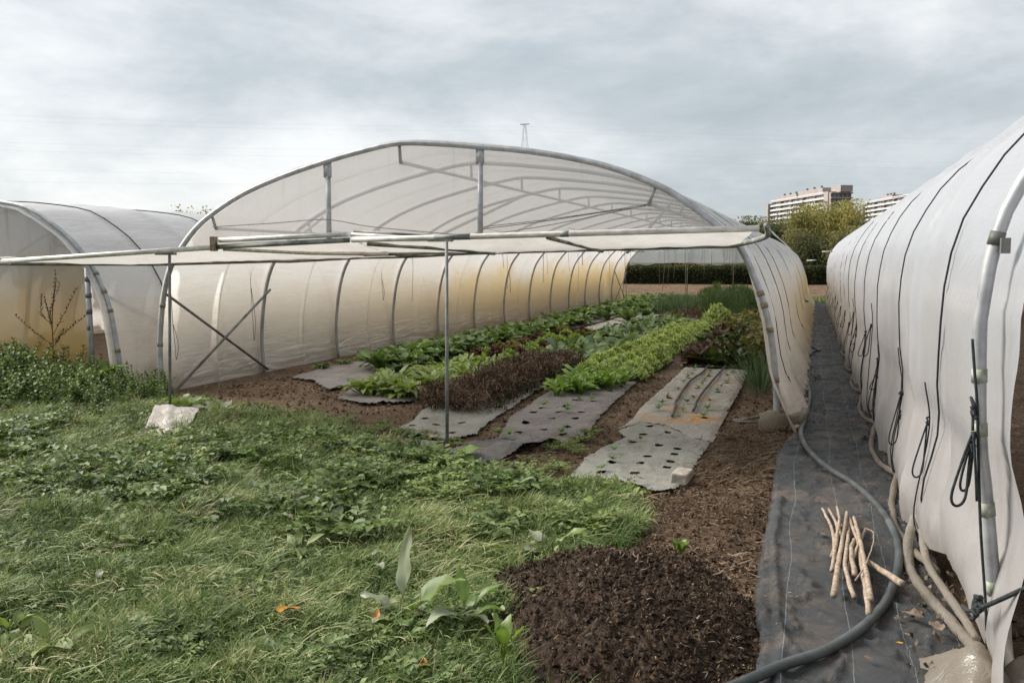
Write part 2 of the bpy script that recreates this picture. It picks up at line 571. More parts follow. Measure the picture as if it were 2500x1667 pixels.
# ================================================================== POLYTUNNELS
HOOP_MAIN = [(-7.42, 0), (-7.456, 0.438), (-7.424, 0.864), (-7.356, 1.234), (-7.254, 1.522), (-7.099, 1.745), (-6.87, 1.984), (-6.618, 2.158),
             (-6.191, 2.374), (-5.662, 2.555), (-5.088, 2.704), (-4.611, 2.803), (-4.218, 2.860), (-3.785, 2.838), (-3.283, 2.784), (-2.816, 2.727),
             (-2.355, 2.643), (-1.908, 2.529), (-1.439, 2.341), (-1.175, 2.188), (-0.881, 1.966), (-0.654, 1.765), (-0.472, 1.394), (-0.355, 1.023),
             (-0.284, 0.568), (-0.248, 0)]
HOOP_LEFT = [(-15.2, 0), (-15.1, 0.5), (-14.9, 1.1), (-14.5, 1.6), (-13.9, 1.95), (-13.2, 2.2), (-12.3, 2.37), (-11.4, 2.44), (-10.6, 2.425), (-9.9, 2.357),
             (-9.505, 2.289), (-9.253, 2.186), (-9.007, 2.045), (-8.765, 1.877), (-8.599, 1.715), (-8.438, 1.526), (-8.303, 1.293), (-8.196, 1.023),
             (-8.12, 0.616), (-8.056, 0.207), (-8.03, 0)]
HOOP_RIGHT = [(0.735, 0), (0.712, 0.311), (0.665, 0.72), (0.632, 0.962), (0.615, 1.363), (0.624, 1.474), (0.65, 1.662), (0.713, 1.847), (0.90, 2.15),
              (1.2, 2.40), (1.5, 2.57), (2.0, 2.82), (2.7, 3.05), (3.3, 3.19), (3.9, 3.25), (4.6, 3.2), (5.3, 3.03), (6.0, 2.73), (6.5, 2.38),
              (6.9, 1.85), (7.0, 1.3), (6.95, 0.6), (6.9, 0)]


def prof_curve(pts, n):
    return resample(smooth_line(pts, 6), n)


def prof_normals(P):
    T = np.gradient(P, axis=0)
    N = np.stack([-T[:, 1], T[:, 0]], 1)
    return N / (np.linalg.norm(N, axis=1)[:, None] + 1e-9)


def z_at(P, x):
    """upper height of the arch at x"""
    k = np.argmax(P[:, 1])
    L = P[:k + 1]; Rr = P[k:]
    return np.where(x < P[k, 0], np.interp(x, np.maximum.accumulate(L[:, 0]), L[:, 1]), np.interp(x, np.maximum.accumulate(Rr[:, 0]), Rr[:, 1]))


def lift(prof, y, yaw, off=0.0):
    N = prof_normals(prof)
    P = prof + N * off
    return np.stack([P[:, 0] + yaw * (y - 8.6), np.full(len(P), y), P[:, 1]], 1)


def hoops(parent, prof, ys, yaw, mat, r=0.03, front_mat=None, front_off=0.0, front_r=None):
    res = []
    for k, y in enumerate(ys):
        b = MB()
        f = (k == 0)
        b.tube(lift(prof, y, yaw, front_off if f else 0.0), (front_r or r) if f else r, 8)
        res.append(b.obj("hoop", (front_mat or mat) if f else mat, parent, True))
    return res


def ring(b, prof, z, y, yaw, off, r, h, side):
    """a clip clamped round the hoop at height z on one side"""
    N = prof_normals(prof)
    k0 = np.argmax(prof[:, 1])
    idx = np.arange(0, k0) if side < 0 else np.arange(k0, len(prof))
    i = idx[np.argmin(np.abs(prof[idx, 1] - z))]
    i = min(max(i, 1), len(prof) - 2)
    p = prof[i] + N[i] * off
    t = prof[i + 1] - prof[i - 1]; t = t / np.linalg.norm(t)
    a = np.array([p[0] + yaw * (y - 8.6), y, p[1]]); tt = np.array([t[0], 0, t[1]])
    b.tube([a - tt * h / 2, a + tt * h / 2], r, 10)


def gable(parent, name, prof, y, yaw, z0, mat, x0=None, x1=None, dz=0.0, ny=14, nx=90, bottom=None, wob=0.02):
    xs = np.linspace(x0, x1, nx)
    top = z_at(prof, xs) - 0.015
    bot = np.full(nx, z0) + (bottom(xs) if bottom else 0.0)
    bot = np.minimum(bot, top - 0.002)
    t = np.linspace(0, 1, ny)[:, None]
    Z = bot[None] * (1 - t) + top[None] * t
    X = np.repeat(xs[None], ny, 0) + yaw * (y - 8.6)
    Y = y + wob * fbm(X * 1.5, Z * 0.8, 3) * np.sin(np.pi * t)
    b = MB(); b.grid(np.stack([X, Y, Z], -1))
    return b.obj(name, mat, parent, True)


# ---------------- the open tunnel in the middle
YAW = 0.008
main_ys = [8.6 + 2.06 * k for k in range(14)]
hp = prof_curve(HOOP_MAIN, 90)
main_t = thing("polytunnel", "wide open-ended polytunnel with vegetable beds inside and its front panels propped up", "polytunnel", (-3.8, 8.6, 0))


def local(o, root):
    o.parent = root
    o.matrix_parent_inverse = Matrix.Translation(-Vector(root.location))
    return o


def adopt(root):
    for o in list(root.children):
        o.matrix_parent_inverse = Matrix.Translation(-Vector(root.location))


film_pts = [p for p in HOOP_MAIN]
film_pts[-2:] = [(-0.285, 0.60), (-0.20, 0.34), (-0.10, 0.12), (-0.05, 0.015)]
fp = prof_curve(film_pts, 120)
fN = prof_normals(fp)
s_arc = np.linspace(0, 1, len(fp))
right_w = np.clip((s_arc - 0.80) / 0.06, 0, 1)
ysf = np.linspace(0, 1, 560)
start = 8.6 - 0.27 * np.clip((s_arc - 0.86) / 0.05, 0, 1) * (1 + 0.25 * np.sin(s_arc * 160)) - 0.02
Y = start[None] + (main_ys[-1] + 0.05 - start[None]) * ysf[:, None] ** 1.12
frac = ((Y - 8.6) / 2.06) % 1.0
nearh = np.exp(-(np.minimum(frac, 1 - frac) / 0.10) ** 2)
rope_d = np.exp(-(((frac - 0.52) / 0.035) ** 2))
off = 0.012 + 0.022 * nearh - 0.018 * rope_d
S = s_arc[None] * 11.0
off = off + 0.010 * fbm(Y * 0.8, S * 3.0, 3) + 0.018 * fbm(Y * 0.5 + 40, S * 0.6, 2)
off = off - 0.075 * right_w[None] * np.exp(-((Y - 8.5) / 0.40) ** 2)
low = np.clip((0.5 - fp[:, 1]) / 0.5, 0, 1) * (s_arc > 0.5)
off = off + low[None] * (0.07 * np.abs(np.sin(np.pi * frac)) + 0.06 * fbm(Y * 3, S * 2, 2))
P = fp[None] + fN[None] * off[..., None]
X = P[..., 0] + YAW * (Y - 8.6)
Z = np.maximum(P[..., 1], 0.004)
b = MB(); b.grid(np.stack([X, Y, Z], -1))
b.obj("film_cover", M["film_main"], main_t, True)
hs = hoops(main_t, hp, main_ys, YAW, M["hoop_in"], 0.026, M["galv"], 0.0, 0.030)
for z in (1.33, 1.13, 0.93, 0.42, 0.10):
    b = MB(); ring(b, hp, z, main_ys[0], YAW, 0, 0.036, 0.050, 1)
    b.obj("clip", M["clip"], hs[0], True)
for z in (1.12, 0.62):
    b = MB(); ring(b, hp, z, main_ys[0], YAW, 0, 0.035, 0.045, -1)
    b.obj("clip", M["clip"], hs[0], True)
# purlins hung under the hoops, and their short stubs
for (x, zt, zb, dx) in ((-4.22, 2.84, 2.665, 0), (-1.45, 2.33, 2.165, -0.07), (-6.66, 2.13, 1.985, 0.03)):
    b = MB()
    b.tube([(x + dx, main_ys[0] + 0.05, zb), (x + dx + YAW * 26.7, main_ys[-1], zb)], 0.021, 6)
    b.obj("purlin", M["hoop_in"], main_t, True)
    for y in main_ys:
        b = MB(); s = YAW * (y - 8.6)
        b.tube([(x + s, y + 0.03, zt), (x + dx + s, y + 0.05, zb)], 0.017, 6)
        b.obj("purlin_stub", M["hoop_in"], main_t, True)
# front gable film, posts and tie
gable(main_t, "gable_film", hp, 8.66, YAW, 1.72, M["gable"], -6.98, -0.70)
for x, zb in ((-5.10, 1.64), (-3.29, 1.68)):
    b = MB(); z1 = float(z_at(hp, np.array([x]))[0])
    b.tube([(x, 8.62, zb), (x + 0.005, 8.62, z1 - 0.16)], 0.03, 8)
    b.box((x + 0.005, 8.61, z1 - 0.09), (0.085, 0.03, 0.17))
    b.obj("gable_post", M["galv"], main_t, True)
b = MB()
b.tube(smooth_line([(-7.1, 8.55, 1.60), (-5.4, 8.53, 1.645), (-4.1, 8.53, 1.665), (-3.28, 8.54, 1.70), (-1.3, 8.55, 1.745), (-0.66, 8.57, 1.757)], 5), 0.032, 8)
b.obj("tie_bar", M["pipe_dirty"], main_t, True)
# brace seen behind the gable film
for p, q in (((-4.35, 9.2, 1.75), (-3.5, 10.66, 2.42)), ((-6.0, 9.0, 1.7), (-6.4, 10.66, 2.2)), ((-2.0, 10.0, 1.7), (-1.6, 10.66, 2.3))):
    b = MB(); b.tube([p, q], 0.018, 6); b.obj("brace", M["hoop_in"], main_t, True)
# crossed braces in the first and last bays of the left wall
for y0, y1 in ((main_ys[0], main_ys[1]), (main_ys[-2], main_ys[-1])):
    s0, s1 = YAW * (y0 - 8.6), YAW * (y1 - 8.6)
    b = MB(); b.tube([(-7.34 + s0, y0 + 0.02, 1.20), (-7.36 + s1, y1, 0.05)], 0.017, 6); b.obj("brace", M["galv_dark"], main_t, True)
    b = MB(); b.tube([(-7.36 + s0, y0 + 0.08, -0.02), (-7.29 + s1, y1, 1.20)], 0.017, 6); b.obj("brace", M["galv_dark"], main_t, True)
# thin straps over the cover, one in each bay, two where the cover was re-tied
for k in (0, 1, 2, 4, 6, 8, 10, 12):
    for dy in (0.52,):
        y = 8.6 + 2.06 * (k + dy)
        b = MB()
        L = lift(fp, y, YAW, 0.012)
        i0 = 2; i1 = len(L) - 3
        b.tube(L[i0:i1:2], 0.005, 5)
        # tied down at the foot on the path side
        p = L[i1 - 3]
        b.tube([p, p + np.array([0.05, -0.02, -0.16])], 0.0065, 5)
        r = b.obj("strap_rope", M["rope"], main_t, True)
        if k < 6:
            kb = MB()
            kb.tube(smooth_line([p + np.array([0.03, 0, -0.06]), p + np.array([0.06, 0.03, -0.13]), p + np.array([0.07, 0.0, -0.22]), p + np.array([0.04, -0.03, -0.13]), p + np.array([0.03, 0, -0.05])], 5), 0.007, 5)
            kb.obj("rope_knot", M["rope"], r, True)
# rear gable: film above head height, posts to the ground, a rail
gy_r = main_ys[-1] + 0.06
gable(main_t, "gable_film", hp, gy_r, YAW, 1.50, M["gable_rear"], -7.20, -0.60, bottom=lambda x: 0.05 * np.sin(x * 2.1) + 0.02 * np.sin(x * 9))
for x in (-4.86, -3.06, -1.9):
    b = MB(); b.tube([(x + YAW * 26.8, gy_r + 0.05, 0), (x + YAW * 26.8, gy_r + 0.05, float(z_at(hp, np.array([x]))[0]))], 0.02, 6)
    b.obj("gable_post", M["galv_dark"], main_t, True)
b = MB(); b.tube([(-7.1 + 0.2, gy_r + 0.03, 1.54), (-0.65 + 0.2, gy_r + 0.03, 1.52)], 0.025, 6); b.obj("tie_bar", M["clip"], main_t, True)
b = MB(); b.tube([(-0.1, gy_r, 1.62), (0.22, gy_r - 0.3, 1.64)], 0.03, 6); b.obj("gutter_pipe", M["galv"], main_t, True)
# hanging twines and the wires they hang from
for x in (-6.3, -5.2, -4.0, -2.9, -1.9):
    b = MB(); pts = [(x + YAW * (y - 8.6), y, 2.02 - 0.04 * math.sin((y - 8.6) / 2.06 * math.pi) ** 2) for y in np.linspace(10.66, 35.3, 50)]
    b.tube(pts, 0.004, 4); b.obj("wire", M["twine"], main_t, True)
for i in range(34):
    x = rng.choice([-6.3, -5.2, -4.0, -2.9, -1.9]); y = rng.uniform(11, 34)
    x = x + YAW * (y - 8.6)
    b = MB(); l = rng.uniform(0.3, 1.1)
    b.tube([(x, y, 2.0), (x + 0.02, y, 2.0 - l * 0.5), (x + rng.uniform(-.02, .05), y, 2.0 - l)], 0.004, 4)
    b.obj("twine", M["twine"], main_t, True)
# loose twine across the front gable, tied to the right purlin stub
for zz, xe in ((2.16, -1.52), (2.15, -1.53), (2.14, -1.54)):
    b = MB(); e = rng.uniform(-0.08, 0.05)
    b.tube(smooth_line([(-3.3 + e, 8.58, 1.93 + e), (-2.6, 8.56, 2.00 + e * 0.6), (-2.0, 8.57, 2.08 + e * 0.3), (xe, 8.6, zz)], 5), 0.0045, 4)
    b.obj("twine", M["twine"], main_t, True)
b = MB(); b.tube(smooth_line([(-6.62, 8.58, 2.0), (-5.8, 8.57, 2.03), (-5.1, 8.57, 2.06), (-4.5, 8.57, 1.97), (-3.3, 8.57, 1.86)], 5), 0.0045, 4)
b.obj("twine", M["twine"], main_t, True)
for x, z0_, z1_ in ((-7.22, 0.55, 1.05), (-7.30, 1.25, 0.72)):
    pass
for y, z0_, l in ((10.25, 1.25, 0.75), (8.68, 0.85, 0.45), (14.1, 1.3, 0.4), (21.0, 1.3, 0.5)):
    x = -7.33 + YAW * (y - 8.6)
    b = MB()
    b.tube(smooth_line([(x, y, z0_ + 0.35), (x + 0.01, y, z0_), (x + 0.015, y + 0.02, z0_ - l * 0.6), (x + 0.02, y + 0.03, z0_ - l), (x + 0.02, y + 0.07, z0_ - l * 0.6), (x + 0.01, y + 0.01, z0_ - 0.02)], 5), 0.004, 5)
    b.obj("twine", M["galv_dark"], main_t, True)


def sheet4(a, b_, c, d, nu, nv, sag, seed, mat, name, parent, thick=0.0):
    """film stretched over four corners, sagging between"""
    u = np.linspace(0, 1, nu)[:, None, None]; v = np.linspace(0, 1, nv)[None, :, None]
    a, b_, c, d = (np.array(q, float) for q in (a, b_, c, d))
    Pp = (a * (1 - u) + b_ * u) * (1 - v) + (d * (1 - u) + c * u) * v
    sg = np.sin(np.pi * v[..., 0]) * (0.6 + 0.6 * fbm(u[..., 0] * 5 + seed, v[..., 0] * 2 + seed, 3))
    Pp[..., 2] -= sag * sg
    Pp[..., 2] += 0.012 * fbm(u[..., 0] * 18 + seed, v[..., 0] * 5, 2)
    bb = MB(); bb.grid(Pp)
    return bb.obj(name, mat, parent, True)


# right-hand door panel, hinged up at the tie bar and propped level
panel = sheet4((-4.10, 8.50, 1.66), (-0.68, 8.53, 1.75), (-0.40, 6.92, 1.845), (-3.84, 6.92, 1.79), 60, 14, 0.035, 3, M["film_panel"], "door_panel", main_t)
panel["label"] = "right front panel of cloudy film in a pipe frame, propped level"
b = MB(); b.tube([(-3.85, 6.9, 1.79), (-2.95, 6.9, 1.803), (-2.90, 6.9, 1.804), (-1.9, 6.9, 1.822), (-0.37, 6.9, 1.848)], 0.025, 10); b.obj("frame_pipe", M["wrapped"], panel, True)
b = MB(); b.tube([(-3.05, 6.9, 1.802), (-2.72, 6.9, 1.807)], 0.0265, 10); b.obj("joint_sleeve", M["pipe_dirty"], panel, True)
b = MB(); b.tube([(-1.93, 6.9, 1.8215), (-1.86, 6.9, 1.8225)], 0.027, 10); b.obj("joint_sleeve", M["pipe_dirty"], panel, True)
b = MB(); b.tube(smooth_line([(-0.70, 8.50, 1.745), (-0.52, 7.9, 1.765), (-0.33, 7.25, 1.80), (-0.32, 6.95, 1.875)], 4), 0.023, 8); b.obj("frame_pipe", M["pipe_dirty"], panel, True)
b = MB(); b.tube([(-2.05, 6.93, 1.795), (-1.95, 8.5, 1.70)], 0.019, 8); b.obj("frame_pipe", M["pipe_dirty"], panel, True)
b = MB(); b.tube(smooth_line([(-3.75, 7.0, 1.755), (-3.3, 7.7, 1.72), (-3.05, 8.4, 1.68)], 4), 0.020, 8); b.obj("frame_pipe", M["pipe_dirty"], panel, True)
# crumpled corner plate of film on the right end of the panel
b = MB()
u = np.linspace(0, 1, 9)[:, None]; v = np.linspace(0, 1, 9)[None]
CX = -0.33 + 0.17 * u + 0.05 * v; CY = 6.92 + 0.5 * v + 0 * u; CZ = 1.875 - 0.16 * u - 0.06 * v + 0.015 * fbm(u * 4, v * 4, 2)
b.grid(np.stack([CX, CY, CZ], -1)); b.obj("corner_flap", M["film_flap"], panel, True)
# left-hand door panel
panel2 = sheet4((-7.35, 8.42, 1.575), (-4.15, 8.47, 1.645), (-3.90, 6.92, 1.80), (-7.90, 6.92, 1.60), 60, 14, 0.03, 8, M["film_panel"], "door_panel", main_t)
panel2["label"] = "left front panel of cloudy film in a pipe frame, sagging to the left"
b = MB(); b.tube([(-7.95, 6.9, 1.60), (-5.30, 6.9, 1.731)], 0.025, 10); b.obj("frame_pipe", M["wrapped"], panel2, True)
b = MB(); b.tube([(-5.29, 6.9, 1.733), (-3.88, 6.9, 1.787)], 0.023, 10); b.obj("frame_pipe", M["pipe_dirty"], panel2, True)
b = MB(); b.tube([(-5.25, 6.9, 1.797), (-3.90, 6.9, 1.838)], 0.023, 10); b.obj("frame_pipe", M["wrapped"], panel2, True)
b = MB(); b.box((-5.30, 6.88, 1.762), (0.045, 0.06, 0.135)); b.obj("end_bracket", M["clip"], panel2)
b = MB(); b.tube([(-3.86, 6.95, 1.862), (-3.2, 7.15, 1.815)], 0.019, 8); b.obj("frame_pipe", M["pipe_dirty"], panel2, True)
b = MB(); b.tube([(-3.87, 6.93, 1.838), (-3.3, 7.05, 1.80)], 0.019, 8); b.obj("frame_pipe", M["wrapped"], panel2, True)
b = MB(); b.tube([(-7.9, 6.95, 1.575), (-7.3, 8.42, 1.565), (-5.2, 8.45, 1.615)], 0.020, 8); b.obj("frame_pipe", M["pipe_dirty"], panel2, True)
b = MB(); b.tube([(-6.7, 8.3, 1.615), (-5.5, 8.42, 1.60), (-4.15, 8.44, 1.665)], 0.020, 8); b.obj("frame_pipe", M["pipe_dirty"], panel2, True)
b = MB(); b.tube([(-5.25, 6.95, 1.72), (-4.7, 7.6, 1.685), (-4.0, 7.9, 1.675)], 0.023, 8); b.obj("frame_pipe", M["wrapped"], panel2, True)
b = MB(); b.tube([(-4.25, 7.85, 1.668), (-3.2, 8.35, 1.70)], 0.020, 8); b.obj("frame_pipe", M["pipe_dirty"], panel2, True)
b = MB(); b.tube([(-7.99, 6.9, 1.625), (-7.70, 6.95, 1.638)], 0.017, 8); b.obj("end_bracket", M["pipe_dirty"], panel2, True)
# wrapped foot of the front hoop on the path side
b = MB()
u = np.linspace(0, 1, 26)[:, None]; v = np.linspace(0, 2 * np.pi, 22)[None]
FX = -0.40 + 0.40 * u + 0.0 * v
rad = 0.075 + 0.03 * np.sin(u * 7) + 0.022 * fbm(u * 6, np.cos(v) * 2 + np.sin(v), 3)
FY = 8.44 + 0.30 * u + rad * np.cos(v) * 1.1
FZ = 0.085 + 0.02 * u + rad * np.sin(v) * (1 - 0.12 * u)
G = np.stack([FX + 0.02 * np.cos(3 * v), FY, np.maximum(FZ, 0.004)], -1)
b.grid(G)
b.add(np.concatenate([G[0], G[-1]]), [np.array([np.arange(22)[::-1]]), np.array([22 + np.arange(22)])])
b.obj("film_flap", M["film_flap"], main_t, True)
for k, (x0, y0) in enumerate(((-0.06, 9.2), (-0.05, 9.9), (-0.05, 10.8), (-0.06, 11.8), (-0.03, 13.2), (-0.02, 15.0), (0.0, 17.5), (0.01, 20.0))):
    b = MB()
    u = np.linspace(0, 1, 14)[:, None]; v = np.linspace(0, 2 * np.pi, 12)[None]
    l = 0.35 + 0.05 * k
    rad = 0.045 + 0.02 * np.sin(u * 5 + k) + 0.015 * fbm(u * 5 + k, np.cos(v) * 2 + k, 2)
    b.grid(np.stack([x0 + 0.05 * np.sin(u * 5 + k) + rad * np.cos(v), y0 + l * u + 0 * v, np.maximum(0.05 + rad * np.sin(v), 0.004)], -1))
    b.obj("film_flap", M["film_flap"], main_t, True)
adopt(main_t)

# ---------------- the tunnel on the left
LY = 8.6
left_ys = [LY + 2.06 * k for k in range(14)]
hl = prof_curve(HOOP_LEFT, 80)
left_t = thing("polytunnel", "low closed polytunnel on the left with a stained front and yellowed door sheet", "polytunnel", (-11.6, 8.6, 0))
lN = prof_normals(hl)
s_arc = np.linspace(0, 1, len(hl))
start = LY - 0.12 * np.clip((s_arc - 0.6) / 0.1, 0, 1)
Y = start[None] + (left_ys[-1] - start[None]) * np.linspace(0, 1, 420)[:, None] ** 1.15
frac = ((Y - LY) / 2.06) % 1.0
nearh = np.exp(-(np.minimum(frac, 1 - frac) / 0.10) ** 2)
off = 0.008 + 0.03 * nearh - 0.02 * np.exp(-(((frac - 0.5) / 0.05) ** 2))
S = s_arc[None] * 9
off = off + 0.016 * fbm(Y * 0.45, S * 3.5, 3) + 0.02 * fbm(Y * 0.4, S * 0.6, 2)
off = off - 0.075 * np.clip((s_arc[None] - 0.55) / 0.1, 0, 1) * np.exp(-((Y - LY) / 0.35) ** 2)
P = hl[None] + lN[None] * off[..., None]
b = MB()
b.grid(np.stack([P[..., 0] + YAW * (Y - 8.6), Y, np.maximum(P[..., 1], 0.05)], -1))
b.obj("film_cover", M["film_left"], left_t, True)
hs = hoops(left_t, hl, left_ys, YAW, M["hoop_in"], 0.026, M["galv"], 0.0, 0.029)
for z in (1.48, 1.24, 1.02, 0.48):
    b = MB(); ring(b, hl, z, LY, YAW, 0, 0.035, 0.045, 1); b.obj("clip", M["clip"], hs[0], True)
for k in range(13):
    y = LY + 2.06 * (k + 0.5)
    b = MB(); b.tube(lift(hl, y, YAW, 0.016)[2:-2:2], 0.0085, 5); b.obj("strap_rope", M["rope"], left_t, True)
gable(left_t, "gable_film", hl, LY + 0.03, YAW, 1.545, M["gable_left"], -14.45, -8.47)
b = MB()
xs = np.linspace(-14.4, -8.44, 60)[:, None]; zs = np.linspace(0.02, 1.55, 16)[None]
b.grid(np.stack([xs + 0 * zs, LY - 0.06 + 0.03 * fbm(xs * 1.2, zs * 1.2, 3), zs + 0 * xs], -1))
d = b.obj("door_sheet", film_mat("film_door", 0.08, white=(0.80, 0.74, 0.66), low_tint=(0.86, 0.58, 0.22), amount=1.0, low=0.6, high=1.9, wr=(5, 5, 1), bstr=0.12, grime=0.3), left_t, True)
b = MB()
b.tube([(-8.42, LY - 0.09, 0.0), (-8.425, LY - 0.09, 0.8), (-8.44, LY - 0.09, 1.52)], 0.032, 8)
fr = b.obj("door_post", M["galv"], left_t, True)
for z in (0.35, 0.78, 0.98, 1.18, 1.38):
    b = MB(); b.tube([(-8.43, LY - 0.09, z - 0.03), (-8.43, LY - 0.09, z + 0.03)], 0.036, 8); b.obj("clip", M["galv_dark"], fr, True)
b = MB(); b.tube([(-14.4, LY - 0.10, 1.57), (-8.40, LY - 0.10, 1.575)], 0.024, 8); b.obj("tie_bar", M["galv"], left_t, True)
for x in (-9.55, -11.2, -12.9):
    b = MB(); b.tube([(x - 0.12, LY - 0.02, 0), (x + 0.15, LY - 0.02, 1.56)], 0.026, 8); b.obj("gable_post", M["galv"], left_t, True)
b = MB(); b.tube([(-9.03, LY + 0.06, 2.03), (-9.10, LY + 0.08, 1.80), (-9.0, LY + 1.2, 1.78)], 0.02, 6); b.obj("purlin_stub", M["hoop_in"], left_t, True)
for p, q in (((-8.3, LY + 0.05, 1.18), (-8.12, LY + 2.06, 0.25)), ((-8.1, LY + 0.05, 0.0), (-8.3, LY + 2.06, 1.15))):
    b = MB(); b.tube([p, q], 0.018, 6); b.obj("brace", M["hoop_in"], left_t, True)
adopt(left_t)

# ---------------- the tunnel on the right
RY = 3.55
right_ys = [RY + 2.05 * k for k in range(15)]
right_rope = [RY + 2.05 * (k + 0.5) for k in range(14)]
right_t = thing("polytunnel", "tall white polytunnel on the right tied down with dark looped ropes", "polytunnel", (3.8, 3.55, 0))
rp_pts = list(HOOP_RIGHT)
rp_pts[0:2] = [(0.66, 0.02), (0.635, 0.15), (0.632, 0.32)]
rp = prof_curve(rp_pts, 200)
hr = prof_curve(HOOP_RIGHT, 110)
rN = prof_normals(rp)
rs = np.linspace(0, 1, len(rp)); Ls = rs * 12.0
front = RY - 0.47 - 0.07 * np.sin(Ls * 4.2) - 0.05 * np.sin(Ls * 9 + 1) + 0.12 * np.clip((Ls - 2.2) / 1, 0, 1)
NY = 760
Y = front[None] + (right_ys[-1] + 0.05 - front[None]) * np.linspace(0, 1, NY)[:, None] ** 1.35
frh = ((Y - RY) / 2.05) % 1.0
dh = np.minimum(frh, 1 - frh)
dr = np.abs(frh - 0.5)
L2 = Ls[None] + 0 * Y
off = 0.0 + 0.042 * np.exp(-(dh / 0.035) ** 2) - 0.018 * np.exp(-(dr / 0.03) ** 2) + 0.015
off = off * np.where(Y < RY + 0.9, np.clip((Y - RY - 0.2) / 0.5, 0, 1), 1.0)
# short pleats running away from ropes and hoops
pleat = pnoise(L2 * 4.5, np.floor((Y - RY) / 2.05 * 2) * 7.7 + Y * 0.25)
pleat = pleat + 0.7 * pnoise(L2 * 10.0, np.floor((Y - RY) / 2.05 * 2) * 5.1 + Y * 0.2)
off = off + 0.012 * pleat * np.exp(-np.minimum(dr, dh) / 0.16)
off = off + 0.018 * fbm(Y * 0.55 + 3, L2 * 0.7, 2) + 0.008 * fbm(Y * 2.2, L2 * 2.2, 2)
# diagonal folds of the slack skirt
lowm = np.clip((1.15 - rp[:, 1]) / 1.0, 0, 1) * (rs < 0.4)
diag = fbm((Y * 1.0 + rp[None, :, 1] * 0.9) * 2.6, (Y - rp[None, :, 1]) * 0.35 + 9, 3)
off = off + lowm[None] * (0.026 * diag + 0.032 * np.sin(np.pi * ((frh + 0.5) % 1.0)) * lowm[None])
# inside the front hoop
off = off - 0.06 * np.exp(-((Y - RY) / 0.30) ** 2) * (rs[None] < 0.6)
P = rp[None] + rN[None] * off[..., None]
Z = P[..., 1]
# hem: gathered between the ropes, hitched up in the first bay
bot = 0.03 + 0.05 * np.abs(np.sin(np.pi * (frh + 0.5))) * (0.6 + fbm(Y * 3, Y * 0 + 2, 2))
hitch = 0.17 * np.clip(1 - ((Y - 4.25) / 0.75) ** 2, 0, 1)
lo = bot + hitch
k = np.clip(1 - Z / 0.9, 0, 1) * (rs[None] < 0.4)
Z = np.where(rs[None] < 0.4, np.maximum(Z * (1 - 0) + k * lo, 0.01), np.maximum(Z, 0.01))
X = P[..., 0] + 0.10 * hitch * k
b = MB(); b.grid(np.stack([X, Y, Z], -1))
b.obj("film_cover", M["film_right"], right_t, True)
hs = hoops(right_t, hr, right_ys, 0.0, M["galv_dark"], 0.028, M["galv"], 0.020, 0.0245)
for z in (1.66, 1.22, 0.99, 0.70, 0.38):
    b = MB(); ring(b, hr, z, RY, 0.0, 0.020, 0.0270, 0.05, -1); b.obj("clip", M["clip_green"] if z < 1.5 else M["galv_dark"], hs[0], True)
b = MB(); b.box((0.655, RY - 0.042, 1.655), (0.03, 0.03, 0.055)); b.obj("clip", M["galv_dark"], hs[0])


def knot(b, p, rr, s=1.0, seed=0):
    r_ = np.random.default_rng(seed)
    q = r_.normal(size=(14, 3)) * np.array([0.005, 0.008, 0.018]) * s
    q[:, 2] = np.sort(q[:, 2])[::-1] + r_.normal(size=14) * 0.008 * s
    b.tube(smooth_line(np.asarray(p) + np.array([-0.010, 0, 0]) + q, 4), rr, 5)


def loop(b, p, rr, l, w, lean=0.0):
    q = [(p[0] - 0.010, p[1], p[2]), (p[0] - 0.030 - w * 0.3, p[1] - w * 0.2, p[2] - l * 0.40), (p[0] - 0.040 - w * 0.9, p[1] - w * 0.6 - lean, p[2] - l * 0.86), (p[0] - 0.036 - w * 0.6, p[1] - w * 0.6 - lean, p[2] - l),
         (p[0] - 0.024 - w * 0.1, p[1] - w * 0.3 - lean * 0.5, p[2] - l * 0.90), (p[0] - 0.016, p[1] + 0.005, p[2] - l * 0.45), (p[0] - 0.010, p[1] + 0.008, p[2])]
    b.tube(smooth_line(q, 6), rr, 5)


def film_x(y, z, off_=0.016):
    i = np.argmin(np.abs(Y[:, 30] - y))
    j = np.argmin(np.abs(Z[i, :90] - z))
    return float(X[i, j]) - off_


